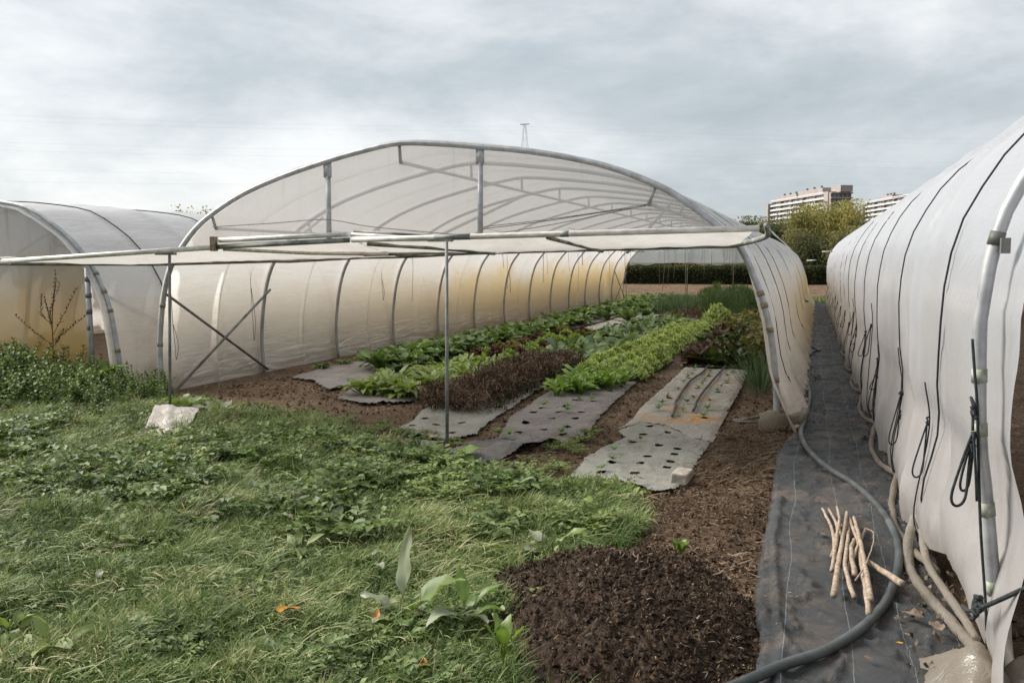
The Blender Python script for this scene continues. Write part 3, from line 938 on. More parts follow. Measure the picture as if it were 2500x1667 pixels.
for k, y in enumerate(right_rope):
    rr = 0.0050
    i = np.argmin(np.abs(Y[:, 60] - y))
    # a taut rope bridges the small folds: smooth its stand-off, never below the film
    ker = np.ones(15) / 15
    hi = np.max(off[max(i - 4, 0):i + 5], 0)
    so = np.maximum(np.convolve(np.pad(hi, 7, mode="edge"), ker, "valid"), hi) + 0.006
    line = np.stack([rp[:, 0] + rN[:, 0] * so, np.full(len(rp), y), np.maximum(rp[:, 1] + rN[:, 1] * so, Z[i])], 1)
    if k == 0:
        line[:, 1] += 0.52 * np.clip((1.3 - line[:, 2]) / 1.1, 0, 1)
    zb = (0.20, 0.06, 0.08, 0.1)[k % 4]
    j0 = np.argmin(np.abs(line[:70, 2] - zb))
    b = MB()
    b.tube(line[j0:150:3], rr, 6)
    e = line[j0]
    b.tube([e, e + np.array([0.01, 0.0, -(zb - 0.03)])], rr, 6)
    # second strand beside the first
    zt = 0.75 + 0.5 * ((k * 37) % 10) / 10
    jt = np.argmin(np.abs(line[:80, 2] - zt))
    st = line[j0:jt:2].copy(); st[:, 1] += np.linspace(0.03, 0.09, len(st)); st[:, 0] -= 0.004
    if 0 < k < 4:
        b.tube(st, rr * 0.9, 6)
    r = b.obj("strap_rope", M["rope"], right_t, True)
    zk = (0.62, 0.70, 0.66, 0.80, 0.72)[k % 5]
    pk = line[np.argmin(np.abs(line[:80, 2] - zk))]
    if k > 0:
        kb = MB(); knot(kb, pk, rr, 1.1, k)
        knot(kb, pk + np.array([0, 0, -0.14]), rr, 0.9, k + 9)
        loop(kb, pk, rr, 0.26 + 0.1 * ((k * 7) % 3), 0.045, 0.01)
        if k % 2 == 0:
            loop(kb, pk + np.array([0, 0, -0.10]), rr, 0.16, 0.035)
        kb.obj("rope_knot", M["rope"], r, True)
    if k in (0, 2, 4):      # a separate looped tail between rope and hoop
        y2 = y + 1.03 * 0.55
        z2 = 0.95 + 0.12 * (k % 3)
        x2 = film_x(y2, z2)
        b = MB()
        b.tube(smooth_line([(x2, y2, z2), (film_x(y2, z2 - 0.25), y2, z2 - 0.25), (film_x(y2, 0.25), y2 + 0.02, 0.25), (film_x(y2, 0.06), y2 + 0.02, 0.06)], 5), 0.0045, 5)
        r2 = b.obj("tail_rope", M["rope"], right_t, True)
        kb = MB(); pz = np.array([film_x(y2, z2 - 0.22), y2, z2 - 0.22]); knot(kb, pz, 0.005, 0.7, k + 30); loop(kb, pz, 0.005, 0.30, 0.04)
        kb.obj("rope_knot", M["rope"], r2, True)
# rope and big loop beside the front hoop
b = MB()
fy = RY - 0.03
b.tube(smooth_line([(0.567, fy, 1.32), (0.578, fy - 0.01, 1.20), (0.593, fy - 0.01, 1.06), (0.622, fy, 0.65), (0.655, fy, 0.32), (0.672, fy, 0.06)], 6), 0.0055, 6)
r = b.obj("strap_rope", M["rope"], right_t, True)
kb = MB(); p = np.array([0.592, fy - 0.01, 1.06])
knot(kb, p, 0.0055, 1.3, 50)
knot(kb, p + np.array([0, 0, -0.13]), 0.0055, 1.0, 51)
loop(kb, p + np.array([0, 0, -0.08]), 0.0055, 0.27, 0.04, 0.01)
loop(kb, p + np.array([0.01, 0.01, -0.08]), 0.005, 0.22, 0.015)
kb.tube(smooth_line([p + np.array([-0.01, -0.01, -0.08]), p + np.array([0.0, -0.02, -0.2]), p + np.array([0.01, -0.02, -0.33])], 5), 0.005, 5)
kb.obj("rope_knot", M["rope"], r, True)
b = MB()
b.tube(smooth_line([(0.60, 3.66, 0.27), (0.59, 3.45, 0.33), (0.60, 3.24, 0.43), (0.68, 3.0, 0.60), (0.80, 2.72, 0.82), (0.95, 2.3, 1.1)], 6), 0.008, 6)
r = b.obj("guy_rope", M["rope"], right_t, True)
kb = MB()
for q in range(4):
    knot(kb, np.array([0.60, 3.28 + 0.03 * q, 0.415 - 0.02 * q]), 0.008, 1.0, 60 + q)
kb.obj("rope_knot", M["rope"], r, True)
# rolled, muddy hem lying on the path
for pts, r0 in (([(0.60, 5.28, 0.16), (0.55, 5.05, 0.10), (0.53, 4.80, 0.055), (0.53, 4.60, 0.055), (0.56, 4.35, 0.055), (0.61, 4.08, 0.06), (0.645, 3.85, 0.07), (0.67, 3.66, 0.09)], 0.024),
                ([(0.62, 5.1, 0.14), (0.60, 4.8, 0.12), (0.60, 4.55, 0.11), (0.62, 4.25, 0.12), (0.65, 3.95, 0.12), (0.67, 3.75, 0.11)], 0.018)):
    L = smooth_line(pts, 10)
    rad = r0 * (1 + 0.30 * fbm(np.arange(len(L)) * 0.22, np.zeros(len(L)) + r0 * 100, 3))
    b = MB(); b.tube(L, rad, 10); b.obj("rolled_hem", M["film_roll"], right_t, True)
for k in range(1, 14):
    y0 = right_rope[k - 1]; y1 = right_rope[k]
    t = np.linspace(0, 1, 24)
    xx = 0.63 - 0.085 * np.sin(np.pi * t) * (0.7 + 0.6 * ((k * 13) % 7) / 7) + 0.015 * pnoise(t * 6, t * 0 + k)
    zz = 0.045 + 0.05 * np.abs(np.cos(np.pi * t)) ** 6
    L = np.stack([xx, y0 + (y1 - y0) * t, zz], 1)
    b = MB(); b.tube(L, 0.020 * (1 + 0.35 * pnoise(t * 7, t * 0 + 3 * k)), 8); b.obj("rolled_hem", M["film_flap"], right_t, True)
# dirty inner skirt behind the hitched-up edge
b = MB()
yy = np.linspace(3.65, 5.2, 30)[:, None]; zz = np.linspace(0.0, 0.5, 10)[None]
b.grid(np.stack([0.74 + 0.05 * fbm(yy * 3, zz * 3, 2) + 0.1 * (0.5 - zz), yy + 0 * zz, zz + 0 * yy], -1)); b.obj("inner_skirt", M["film_roll"], right_t, True)
# folded film at the foot of the front hoop
for (cx, cy, w, d_, h_, ph) in ((0.62, 3.42, 0.20, 0.30, 0.20, 0.0), (0.82, 3.36, 0.22, 0.34, 0.16, 2.0)):
    b = MB()
    u = np.linspace(-1, 1, 24)[:, None]; v = np.linspace(-1, 1, 24)[None]
    hh = h_ * np.exp(-(u * 1.6 + 0.5 * v) ** 2) * np.clip(1.1 - v ** 2, 0, 1) + 0.03 * fbm(u * 2 + ph, v * 2, 3)
    b.grid(np.stack([cx + w * u + 0.05 * v, cy + d_ * v + 0.04 * np.sin(4 * u + ph), np.maximum(hh, 0.006)], -1))
    b.obj("film_flap", M["film_flap"], right_t, True)
b = MB(); b.tube([(0.40, right_ys[-1] - 0.4, 1.92), (1.5, right_ys[-1] + 0.1, 1.96)], 0.03, 6); b.obj("gutter_pipe", M["galv"], right_t, True)
adopt(right_t)

# prop poles under the two raised panels
for (bx, by, tx, ty, tz, lab) in ((-2.768, 6.477, -2.915, 6.84, 1.765, "thin grey prop pole in the centre holding up the right front panel"),
                                  (-6.066, 7.10, -5.87, 6.95, 1.66, "thin grey prop pole on the left beside the white rag")):
    t = thing("prop_pole", lab, "pole", (bx, by, 0), "poles propping the front panels")
    b = MB(); b.tube([(0, 0, -0.05), (tx - bx, ty - by, tz)], 0.0145, 10); b.obj("pole", M["galv_dark"], t, True)
    b = MB(); b.box((tx - bx - 0.07, ty - by + 0.03, tz + 0.012), (0.22, 0.05, 0.022)); b.obj("cross_head", M["pipe_dirty"], t)

# ================================================================== PATH AND MULCH FABRICS
def fabric_mat(name, c1, c2, dirt=(0.20, 0.15, 0.11), dirt_amt=0.5, lines=None, weave=260.0, orange=None):
    m, nt, out = new_mat(name)
    c = ramp(nt, noise(nt, 2.2, 5.0, 0.65, "World"), [(0.32, c1), (0.68, c2)])
    dm = ramp(nt, noise(nt, 2.6, 7.0, 0.72, "World"), [(0.48, 0.0), (0.66, 1.0)])
    dm = mth(nt, "MULTIPLY", dm, ramp(nt, noise(nt, 30.0, 4.0, 0.7, "World"), [(0.3, 0.4), (0.6, 1.0)]))
    c = mixc(nt, mth(nt, "MULTIPLY", dm, dirt_amt), c, dirt)
    pos = nd(nt, "ShaderNodeNewGeometry").outputs["Position"]
    sep = nd(nt, "ShaderNodeSeparateXYZ")
    nt.links.new(pos, sep.inputs[0])
    if lines:
        for lx in lines:
            dx = mth(nt, "ABSOLUTE", mth(nt, "SUBTRACT", mth(nt, "SUBTRACT", sep.outputs[0], lx), mth(nt, "MULTIPLY", mth(nt, "SUBTRACT", noise(nt, 0.8, 1.0, 0.5, "World"), 0.5), 0.10)))
            lm = mth(nt, "MULTIPLY", mth(nt, "LESS_THAN", dx, 0.0016), 0.40)
            c = mixc(nt, lm, c, (0.32, 0.40, 0.44))
    if orange:
        at = nd(nt, "ShaderNodeAttribute", attribute_name="rust")
        om = mth(nt, "MULTIPLY", at.outputs["Fac"], ramp(nt, noise(nt, 11.0, 5.0, 0.7, "World"), [(0.40, 0.0), (0.55, 1.0)]))
        c = mixc(nt, om, c, orange)
    wv = nd(nt, "ShaderNodeTexWave", Scale=weave, Distortion=0.5)
    nt.links.new(pos, wv.inputs["Vector"])
    wr = noise(nt, 7.0, 5.0, 0.6, "World", (1.0, 0.6, 1.0), 0.8)
    h = mth(nt, "ADD", mth(nt, "MULTIPLY", wr, 1.0), mth(nt, "MULTIPLY", wv.outputs["Fac"], 0.012))
    principled(nt, out, c, 0.62, 0.35, 0, bump(nt, h, 0.85, 0.07))
    return m


PL = [(2.2, -0.10), (3.0, -0.14), (3.6, -0.147), (4.04, -0.196), (4.7, -0.206), (5.9, -0.197), (7.2, -0.212), (7.9, -0.17), (8.6, -0.02), (9.3, -0.02), (12.9, -0.08), (18.8, -0.04), (28, 0.0), (35, -0.03)]
PR = [(2.2, 0.50), (3.0, 0.56), (3.8, 0.66), (4.4, 0.66), (5.2, 0.68), (6.2, 0.74), (7.7, 0.74), (9.0, 0.72), (13, 0.78), (18, 0.74), (35, 0.66)]
ny, nx = 900, 44
py_ = 2.2 + (35 - 2.2) * np.linspace(0, 1, ny) ** 1.5
nx = 70
xl = np.interp(py_, [p[0] for p in PL], [p[1] for p in PL]) + 0.018 * fbm(py_ * 2.5, py_ * 0, 3)
xr = np.interp(py_, [p[0] for p in PR], [p[1] for p in PR])
t = np.linspace(0, 1, nx)[None]
PX = xl[:, None] * (1 - t) + xr[:, None] * t
PY = py_[:, None] + 0 * t
fold = fbm(PX * 3.4 + 0.5 * PY, PY * 2.4, 4)
ridge = np.clip(1 - np.abs(fbm(PX * 2.6 + 30, PY * 3.6 + 8, 3)) * 5, 0, 1) ** 2
PZ = 0.034 + 0.020 * fold + 0.022 * ridge + 0.004 * fbm(PX * 14, PY * 10, 2)
lr = np.clip(1 - np.abs(PX - xl[:, None] - 0.075 - 0.02 * np.sin(PY * 2.0)) / 0.028, 0, 1)
PZ = PZ + 0.022 * lr * (PY < 6.0)
PZ = np.maximum(PZ - 0.02 * (t < 0.02), 0.008)
b = MB(); b.grid(np.stack([PX, PY, PZ], -1))
fab = b.obj("ground_cover_fabric", fabric_mat("black_ground_cover", (0.024, 0.027, 0.029), (0.062, 0.066, 0.070), (0.17, 0.125, 0.095), 0.75, (-0.055, 0.20, 0.415)), None, True)
tag(fab, "long strip of black woven ground cover fabric forming the path between two polytunnels", "ground fabric")


def mulch(name, label, poly, mat, step=0.022, holes=(), hr=0.029, base=0.03, amp=0.014, edge=0.05, seed=0, rust=None, extra=None, group=None):
    xs = np.array([p[0] for p in poly]); ys = np.array([p[1] for p in poly])
    ax = np.arange(xs.min() - step, xs.max() + step, step)
    ay = np.arange(ys.min() - step, ys.max() + step, step * 1.5)
    X, Y = np.meshgrid(ax, ay, indexing="ij")
    wx = X + 0.02 * fbm(X * 4 + seed, Y * 4, 2); wy = Y + 0.03 * fbm(X * 3, Y * 3 + seed, 2)
    ins = inpoly(wx, wy, poly)
    for hx, hy in holes:
        e = ((X - hx) / hr) ** 2 + ((Y - hy) / (hr * 1.15)) ** 2 + 0.5 * fbm(X * 30 + seed, Y * 30, 2)
        ins &= e > 1
    d = polydist(X, Y, poly)
    Zf = base + amp * fbm(X * 2.3 + seed, Y * 1.6, 3) + 0.010 * np.clip(1 - np.abs(fbm(X * 2.4 + seed + 5, Y * 2.0, 2)) * 6, 0, 1) ** 2 + 0.004 * fbm(X * 12, Y * 9, 2)
    if extra is not None:
        Zf = Zf + extra(X, Y)
    Zf = np.maximum(Zf - (base - 0.012) * np.clip(1 - d / edge, 0, 1) * 0.6, 0.006)
    n2 = X.shape[1]
    i = np.arange(X.shape[0] - 1)[:, None] * n2; j = np.arange(n2 - 1)[None]
    q = np.stack([i + j, i + n2 + j, i + n2 + j + 1, i + j + 1], -1)
    ok = ins[:-1, :-1] & ins[1:, :-1] & ins[1:, 1:] & ins[:-1, 1:]
    q = q[ok]
    used = np.unique(q); remap = np.zeros(X.size, int); remap[used] = np.arange(len(used))
    V = np.stack([X, Y, Zf], -1).reshape(-1, 3)[used]
    at = {"rust": np.zeros(len(used))}
    if rust is not None:
        at["rust"] = rust(V[:, 0], V[:, 1])
    o = link(name, mesh_np(name, V, remap[q], mat, True, at))
    tag(o, label, "mulch fabric", group)
    if holes:
        for hx, hy in holes:
            hb = MB()
            th = np.linspace(0, 2 * np.pi, 9, endpoint=False)
            ring_ = np.stack([hx + hr * 1.1 * np.cos(th), hy + hr * 1.3 * np.sin(th), np.full(9, 0.008)], 1)
            hb.add(np.concatenate([[[hx, hy, 0.003]], ring_]), [np.array([[0, 1 + k, 1 + (k + 1) % 9] for k in range(9)])])
            hb.obj("planting_hole", M["hole_shade_soil"], o)
    return o


M["hole_shade_soil"] = simple_mat("hole_shade_soil", (0.012, 0.009, 0.006), (0.034, 0.024, 0.016), 40, 0.9, 0.1, 0, 0.6, 60)  # near-black disc in each hole: the hole's shade painted into the soil colour
F_GREY = fabric_mat("faded_mulch_fabric", (0.27, 0.25, 0.215), (0.39, 0.36, 0.315), (0.25, 0.20, 0.15), 0.5, orange=(0.55, 0.25, 0.035))
F_GREEN = fabric_mat("greenish_mulch_fabric", (0.22, 0.22, 0.19), (0.33, 0.325, 0.285), (0.22, 0.17, 0.13), 0.45)
F_DARK = fabric_mat("grey_brown_mulch_fabric", (0.14, 0.125, 0.12), (0.25, 0.225, 0.215), (0.21, 0.16, 0.125), 0.55)
F_BLACK = fabric_mat("dark_mulch_fabric", (0.060, 0.060, 0.063), (0.12, 0.115, 0.115), (0.20, 0.15, 0.115), 0.5)

SEED = [(-1.519, 12.613), (-1.496, 11.242), (-1.479, 10.6), (-1.478, 9.909), (-1.471, 9.446), (-1.449, 9.028), (-1.261, 10.798), (-1.229, 9.993), (-1.231, 9.577),
        (-1.264, 11.603), (-1.27, 12.365), (-1.004, 11.012), (-0.997, 10.582), (-1.0, 9.808), (-0.977, 9.234), (-0.954, 8.764), (-1.211, 8.717), (-1.208, 9.065),
        (-0.971, 11.422), (-1.307, 12.9), (-1.50, 12.1), (-1.26, 12.0), (-1.0, 12.0), (-1.25, 11.2), (-1.5, 11.75), (-0.98, 12.5)]


def rust4(x, y):
    a = np.exp(-((y - 8.62 - 0.12 * np.sin(x * 6)) / 0.16) ** 2) * np.clip((x + 1.72) * 6, 0, 1) * (0.55 + 0.9 * np.exp(-((x + 1.02) / 0.13) ** 2))
    for cx, cy, w in ((-1.277, 9.2, 0.10), (-1.105, 10.04, 0.09), (-1.36, 10.7, 0.06), (-1.10, 11.3, 0.06), (-1.36, 12.3, 0.06), (-1.05, 8.75, 0.10), (-0.95, 11.6, 0.06), (-1.3, 11.3, .05), (-1.5, 10.1, .05)):
        a = np.maximum(a, 1.1 * np.exp(-(((x - cx) / w) ** 2 + ((y - cy) / (w * 1.8)) ** 2)))
    return np.clip(a, 0, 1)


f4u = mulch("mulch_fabric", "pale mulch fabric with two drip pipes and orange stains in the right bed",
            [(-1.66, 8.0), (-1.64, 8.5), (-1.69, 9.2), (-1.70, 10.5), (-1.70, 11.9), (-1.72, 12.99), (-0.79, 12.9), (-0.755, 10.7), (-0.765, 9.8), (-0.76, 8.4), (-0.75, 7.62), (-0.98, 7.78), (-1.25, 8.28), (-1.45, 8.35)],
            F_GREY, holes=[(x, y) for x, y in SEED[::3]], hr=0.026, step=0.014, seed=1, base=0.042, rust=rust4)
f4l = mulch("mulch_fabric", "grey green mulch fabric with black planting holes under a pale block",
            [(-1.64, 6.08), (-1.30, 6.15), (-1.12, 6.0), (-0.97, 5.90), (-0.84, 5.99), (-0.77, 6.35), (-0.80, 6.9), (-0.765, 7.75), (-0.77, 8.15), (-1.0, 8.55), (-1.35, 8.6), (-1.62, 8.35), (-1.66, 7.92), (-1.53, 7.68), (-1.62, 7.25), (-1.68, 6.85)],
            F_GREEN, holes=[(-1.192, 6.337), (-1.206, 6.645), (-0.991, 6.594), (-0.994, 6.794), (-1.196, 6.909), (-1.007, 7.283), (-1.179, 7.374), (-0.999, 7.058), (-1.406, 8.20), (-1.393, 7.799), (-1.193, 7.97), (-0.957, 7.833), (-1.418, 7.448), (-1.429, 6.62), (-1.436, 6.3)],
            seed=2, base=0.028, step=0.012)
f3 = mulch("mulch_fabric", "brown grey mulch fabric with planting holes in front of the frilly lettuce row",
           [(-2.60, 7.2), (-2.25, 7.2), (-2.0, 7.15), (-1.88, 7.35), (-1.90, 7.9), (-2.0, 8.8), (-2.10, 10.9), (-2.02, 13.2), (-2.0, 16), (-1.9, 21), (-2.9, 21), (-3.02, 16.6), (-2.98, 12.8), (-2.95, 10.1), (-2.90, 9.0), (-2.86, 8.3), (-2.68, 7.57)],
           F_DARK, holes=[(-2.668, 8.523), (-2.398, 8.249), (-2.579, 7.983), (-2.307, 7.698), (-2.412, 8.586), (-2.167, 8.343), (-2.209, 8.72), (-2.136, 7.904), (-2.456, 9.40), (-2.26, 9.45), (-2.683, 8.852), (-2.494, 7.505), (-2.075, 7.522), (-2.46, 9.016), (-2.25, 10.3), (-2.2, 10.7), (-2.2, 11.2)],
           seed=3, base=0.035, amp=0.022, step=0.014)


def flap_h(x, y):
    return 0.085 * np.exp(-((y - 6.62 - 0.42 * (x + 2.45)) / 0.17) ** 2) * np.clip((x + 2.9) * 2, 0, 1) + 0.06 * np.exp(-((y - 7.05) / 0.12) ** 2) * np.clip((x + 2.55) * 3, 0, 1)


f3b = mulch("mulch_fabric", "dark folded end of mulch fabric lifted off the soil beside the centre prop pole",
            [(-2.80, 6.50), (-2.55, 6.20), (-2.42, 6.02), (-2.34, 6.12), (-2.30, 6.38), (-2.18, 6.66), (-2.05, 7.05), (-1.98, 7.22), (-2.25, 7.38), (-2.60, 7.32), (-2.76, 7.0)],
            F_BLACK, holes=[(-2.697, 7.041), (-2.728, 6.82), (-2.48, 6.625), (-2.474, 6.947)], seed=4, base=0.03, amp=0.03, step=0.012, extra=flap_h)
f2 = mulch("mulch_fabric", "grey green mulch fabric running under the dried brown herb row",
           [(-3.66, 7.30), (-3.70, 7.8), (-3.86, 8.3), (-3.95, 9.5), (-4.0, 11.4), (-4.05, 13.0), (-3.1, 13.0), (-3.12, 10.2), (-3.02, 9.0), (-2.96, 8.0), (-2.85, 7.40), (-3.02, 7.02), (-3.35, 7.12)],
           F_GREEN, holes=[(-3.613, 7.888), (-3.365, 7.609), (-3.551, 7.476), (-3.302, 7.198), (-3.07, 7.296), (-3.167, 7.782), (-3.118, 8.748)], seed=5, base=0.035, step=0.014)
mulch("mulch_fabric", "small scrap of grey mulch fabric half lost in the grass left of the centre prop",
      [(-3.80, 6.62), (-3.62, 6.85), (-3.30, 6.98), (-2.95, 6.98), (-3.05, 6.72), (-3.25, 6.50), (-3.55, 6.42)], F_DARK, holes=[(-3.45, 6.72)], seed=6)
mulch("mulch_fabric", "pale mulch fabric strip under the red and green salad heads",
      [(-5.25, 12.2), (-4.5, 12.2), (-4.35, 16), (-4.2, 20), (-4.1, 26), (-5.0, 26), (-5.1, 20), (-5.2, 15)], F_GREY, step=0.04, seed=7)
mulch("mulch_fabric", "brown grey mulch fabric showing round the broad leaved spinach patch",
      [(-5.40, 9.6), (-5.15, 8.8), (-4.65, 8.5), (-4.25, 8.85), (-4.10, 9.6), (-4.2, 12.1), (-5.3, 12.1)], F_DARK, step=0.03, seed=8)
mulch("mulch_fabric", "dusty mulch fabric beside the left wall in front of the turnip greens",
      [(-6.70, 10.2), (-6.2, 9.95), (-5.55, 9.3), (-5.42, 10.4), (-5.40, 14), (-5.2, 20), (-5.0, 30), (-6.2, 30), (-6.6, 13), (-6.85, 11.4)], F_DARK, step=0.04, seed=9)
mulch("mulch_fabric", "grey mulch fabric between the drooping leaf row and the far onions",
      [(-4.0, 13.1), (-3.1, 13.1), (-2.9, 22), (-2.9, 24.5), (-3.8, 24.5), (-3.95, 18)], F_DARK, step=0.04, seed=10)
mulch("mulch_fabric", "dusty mulch fabric under the red chicory and fading leaves",
      [(-1.85, 13.2), (-0.75, 13.2), (-0.7, 20), (-0.6, 30), (-1.6, 30), (-1.9, 20)], F_GREY, step=0.04, seed=11)

# drip pipes on the pale fabric
for pts, lab in (([(-1.25, 8.60), (-1.30, 9.2), (-1.344, 9.54), (-1.41, 11.14), (-1.366, 12.17), (-1.37, 13.1)], "thin black drip pipe, the left of two on the pale mulch fabric"),
                 ([(-1.085, 8.98), (-1.139, 9.92), (-1.142, 11.5), (-1.123, 13.1)], "thin black drip pipe, the right of two on the pale mulch fabric")):
    L = smooth_line([(x, y, 0.072) for x, y in pts], 12)
    L[:, 0] += 0.01 * fbm(L[:, 1] * 2.5, L[:, 1] * 0, 2)
    b = MB(); b.tube(L, 0.014, 8); tag(b.obj("drip_pipe", simple_mat("dusty_black_plastic", (0.035, 0.032, 0.030), (0.11, 0.095, 0.085), 12, 0.6), None, True), lab, "drip pipe")

# ---------------- big hose on the path
HOSE = [(-0.42, 2.85), (-0.166, 3.197), (-0.05, 3.36), (0.113, 3.56), (0.278, 3.88), (0.394, 4.26), (0.476, 4.75), (0.500, 5.2), (0.462, 5.75), (0.334, 6.36), (0.17, 6.80), (0.03, 7.45), (-0.03, 8.1),
        (-0.01, 8.7), (0.02, 9.4), (0.045, 10.3), (0.03, 11.2), (-0.03, 12.3), (-0.02, 13.6), (0.03, 15.0), (0.12, 15.8), (0.20, 15.9), (0.17, 16.2), (0.06, 16.6)]
L = smooth_line([(x, y, 0.066) for x, y in HOSE], 12)
L[:, 2] += 0.006 * fbm(L[:, 1] * 2, L[:, 1] * 0, 2)
b = MB(); b.tube(L, 0.0215, 12)
tag(b.obj("hose", simple_mat("grey_black_hose", (0.030, 0.037, 0.038), (0.085, 0.096, 0.096), 5, 0.5, 0.4, 0, 0.1), None, True), "thick dark hose curving along the black fabric path", "hose")
L = smooth_line([(0.0, 8.3, 0.05), (0.06, 8.9, 0.05), (0.05, 9.8, 0.05), (-0.01, 10.5, 0.06), (0.0, 11.6, 0.05)], 10)
for k in range(3):
    L = smooth_line([(-0.03 + 0.05 * k, 16.0 + 2.2 * k, 0.05), (0.06, 16.8 + 2.2 * k, 0.06), (-0.01, 17.6 + 2.2 * k, 0.06), (0.07, 18.5 + 2.2 * k, 0.05), (0.01, 19.3 + 2.4 * k, 0.05)], 8)
    b = MB(); b.tube(L, 0.018, 6)
    tag(b.obj("loose_rope", M["twine"], None, True), "pale loose rope end trailing at the foot of the far tunnel wall beside the path", "rope", "loose ropes along the wall foot")

# ---------------- bundle of peeled sticks
STICKS = [[(0.12, 5.673), (0.165, 5.287), (0.172, 4.896), (0.161, 4.649)], [(0.157, 5.637), (0.207, 5.136), (0.221, 4.736)], [(0.204, 5.663), (0.203, 5.216), (0.146, 4.454)], [(0.256, 5.502), (0.212, 4.946), (0.177, 4.495), (0.147, 4.085)],
          [(0.225, 5.35), (0.175, 5.009), (0.174, 4.687)], [(0.257, 5.268), (0.238, 4.918), (0.211, 4.476), (0.236, 4.151)], [(0.265, 5.429), (0.29, 5.01), (0.291, 4.413), (0.287, 3.941)], [(0.292, 5.408), (0.3, 4.867), (0.301, 4.417), (0.304, 4.08)],
          [(0.351, 5.316), (0.296, 4.902), (0.241, 4.611), (0.205, 4.428)], [(0.30, 4.74), (0.381, 4.473), (0.447, 4.235)], [(0.274, 5.004), (0.247, 4.745), (0.251, 4.414)], [(0.345, 5.203), (0.373, 5.001), (0.32, 4.574), (0.248, 4.313)], [(0.183, 5.56), (0.195, 5.132), (0.153, 4.747)]]
SLAB = ["peeled stick at the left of the pile, bent in the middle", "short peeled stick lying second from the left in the pile", "slim peeled stick slanting left across the stick pile",
        "long straight pale stick reaching towards the camera on the left of the pile", "short stub of a stick under the left side of the pile", "wavy peeled stick in the middle of the pile ending in a knob",
        "longest stick in the pile, running down its centre right", "brownish straight stick on the right of the pile", "curved stick crossing the pile from upper right", "thick stick lying off to the right across the hose",
        "short thick stick with a cut end buried in the pile centre", "thin bowed twig arching over the right of the pile", "slim short stick on the left under the long pale one"]
M["stick"] = simple_mat("peeled_wood", (0.20, 0.150, 0.110), (0.42, 0.335, 0.26), 14, 0.6, 0.25, 0, 0.2, 40, (3, 3, 3))
for k, (s, lab) in enumerate(zip(STICKS, SLAB)):
    zb = 0.060 + 0.012 * (k % 4)
    L = smooth_line([(x, y, zb + (0.03 if 0 < i < len(s) - 1 else 0.0) * (k % 3) * 0.5) for i, (x, y) in enumerate(s)], 7)
    if k == 9:
        L[:, 2] += np.linspace(0, 0.06, len(L))
    L[:, 0] += 0.006 * pnoise(L[:, 1] * 9, np.full(len(L), k * 3.3))
    r0 = (0.013, 0.011, 0.011, 0.0165, 0.012, 0.013, 0.0145, 0.0155, 0.012, 0.019, 0.017, 0.0045, 0.011)[k]
    rad = 0.86 * r0 * np.linspace(0.75, 1.05, len(L)) * (1 + 0.05 * pnoise(np.arange(len(L)) * 0.45, np.full(len(L), k * 1.7)))
    b = MB(); b.tube(L, rad, 8)
    tag(b.obj("stick", M["stick"], None, True), lab, "stick", "peeled sticks piled on the path")
for k, (p, q, lab) in enumerate((((-0.62, 8.80), (-0.36, 9.15), "short orange brown cane lying by the foot of the open tunnel's front hoop"), ((-0.66, 8.78), (-0.40, 9.05), "grey cane lying upper left in the little heap by the hoop foot"),
                                 ((-0.65, 8.72), (-0.36, 8.70), "grey cane lying across the soil nearest the film wrapped hoop foot"))):
    b = MB(); b.tube([(p[0], p[1], 0.03), (q[0], q[1], 0.04)], 0.014, 7)
    tag(b.obj("cane", M["stick"] if k == 0 else M["galv_dark"], None, True), lab, "cane", "short canes by the hoop foot")

# pale block holding the fabric corner
b = MB()
u = np.linspace(0, 1, 7); 
bx = np.array([[sx * (0.105 + 0.012 * rng.normal()), sy * (0.155 + 0.012 * rng.normal()), (0.03 if sz < 0 else 0.135) + 0.006 * rng.normal()] for sz in (-1, 1) for sy in (-1, 1) for sx in (-1, 1)])
b.add(bx, [np.array([[0, 2, 3, 1], [4, 5, 7, 6], [0, 1, 5, 4], [2, 6, 7, 3], [0, 4, 6, 2], [1, 3, 7, 5]])])
blk = b.obj("stone_block", simple_mat("pale_block", (0.27, 0.225, 0.18), (0.47, 0.42, 0.36), 12, 0.9, 0.1, 0, 0.5, 50))
blk.location = (-0.83, 6.24, 0.0); blk.rotation_euler = (0, 0, R(-4)); blk.scale = (0.62, 0.72, 0.72)
bv = blk.modifiers.new("bevel", "BEVEL"); bv.width = 0.02; bv.segments = 3
tag(blk, "pale stone block weighing down the near corner of the mulch fabric", "block")

# white rag in the grass
u = np.linspace(0, 1, 30)[:, None]; v = np.linspace(0, 1, 22)[None]
A_, B_, C_, D_ = (np.array(q) for q in ((-5.55, 6.12, 0.0), (-5.34, 6.45, 0.03), (-5.64, 7.02, 0.13), (-6.20, 7.05, 0.13)))
G = ((A_ * (1 - u[..., None]) + B_ * u[..., None]) * (1 - v[..., None]) + (D_ * (1 - u[..., None]) + C_ * u[..., None]) * v[..., None])
G[..., 2] += 0.035 + 0.022 * fbm(u * 3, v * 3, 3) + 0.02 * np.clip(1 - np.abs(u + 0.3 * v - 0.6) * 7, 0, 1)
b = MB(); b.grid(G)
rag = b.obj("white_rag", simple_mat("white_fleece", (0.40, 0.36, 0.33), (0.54, 0.50, 0.47), 6, 0.9, 0.1, 0, 0.3), None, True)
tag(rag, "crumpled white sheet of fleece lying in the grass near the left prop pole", "rag")

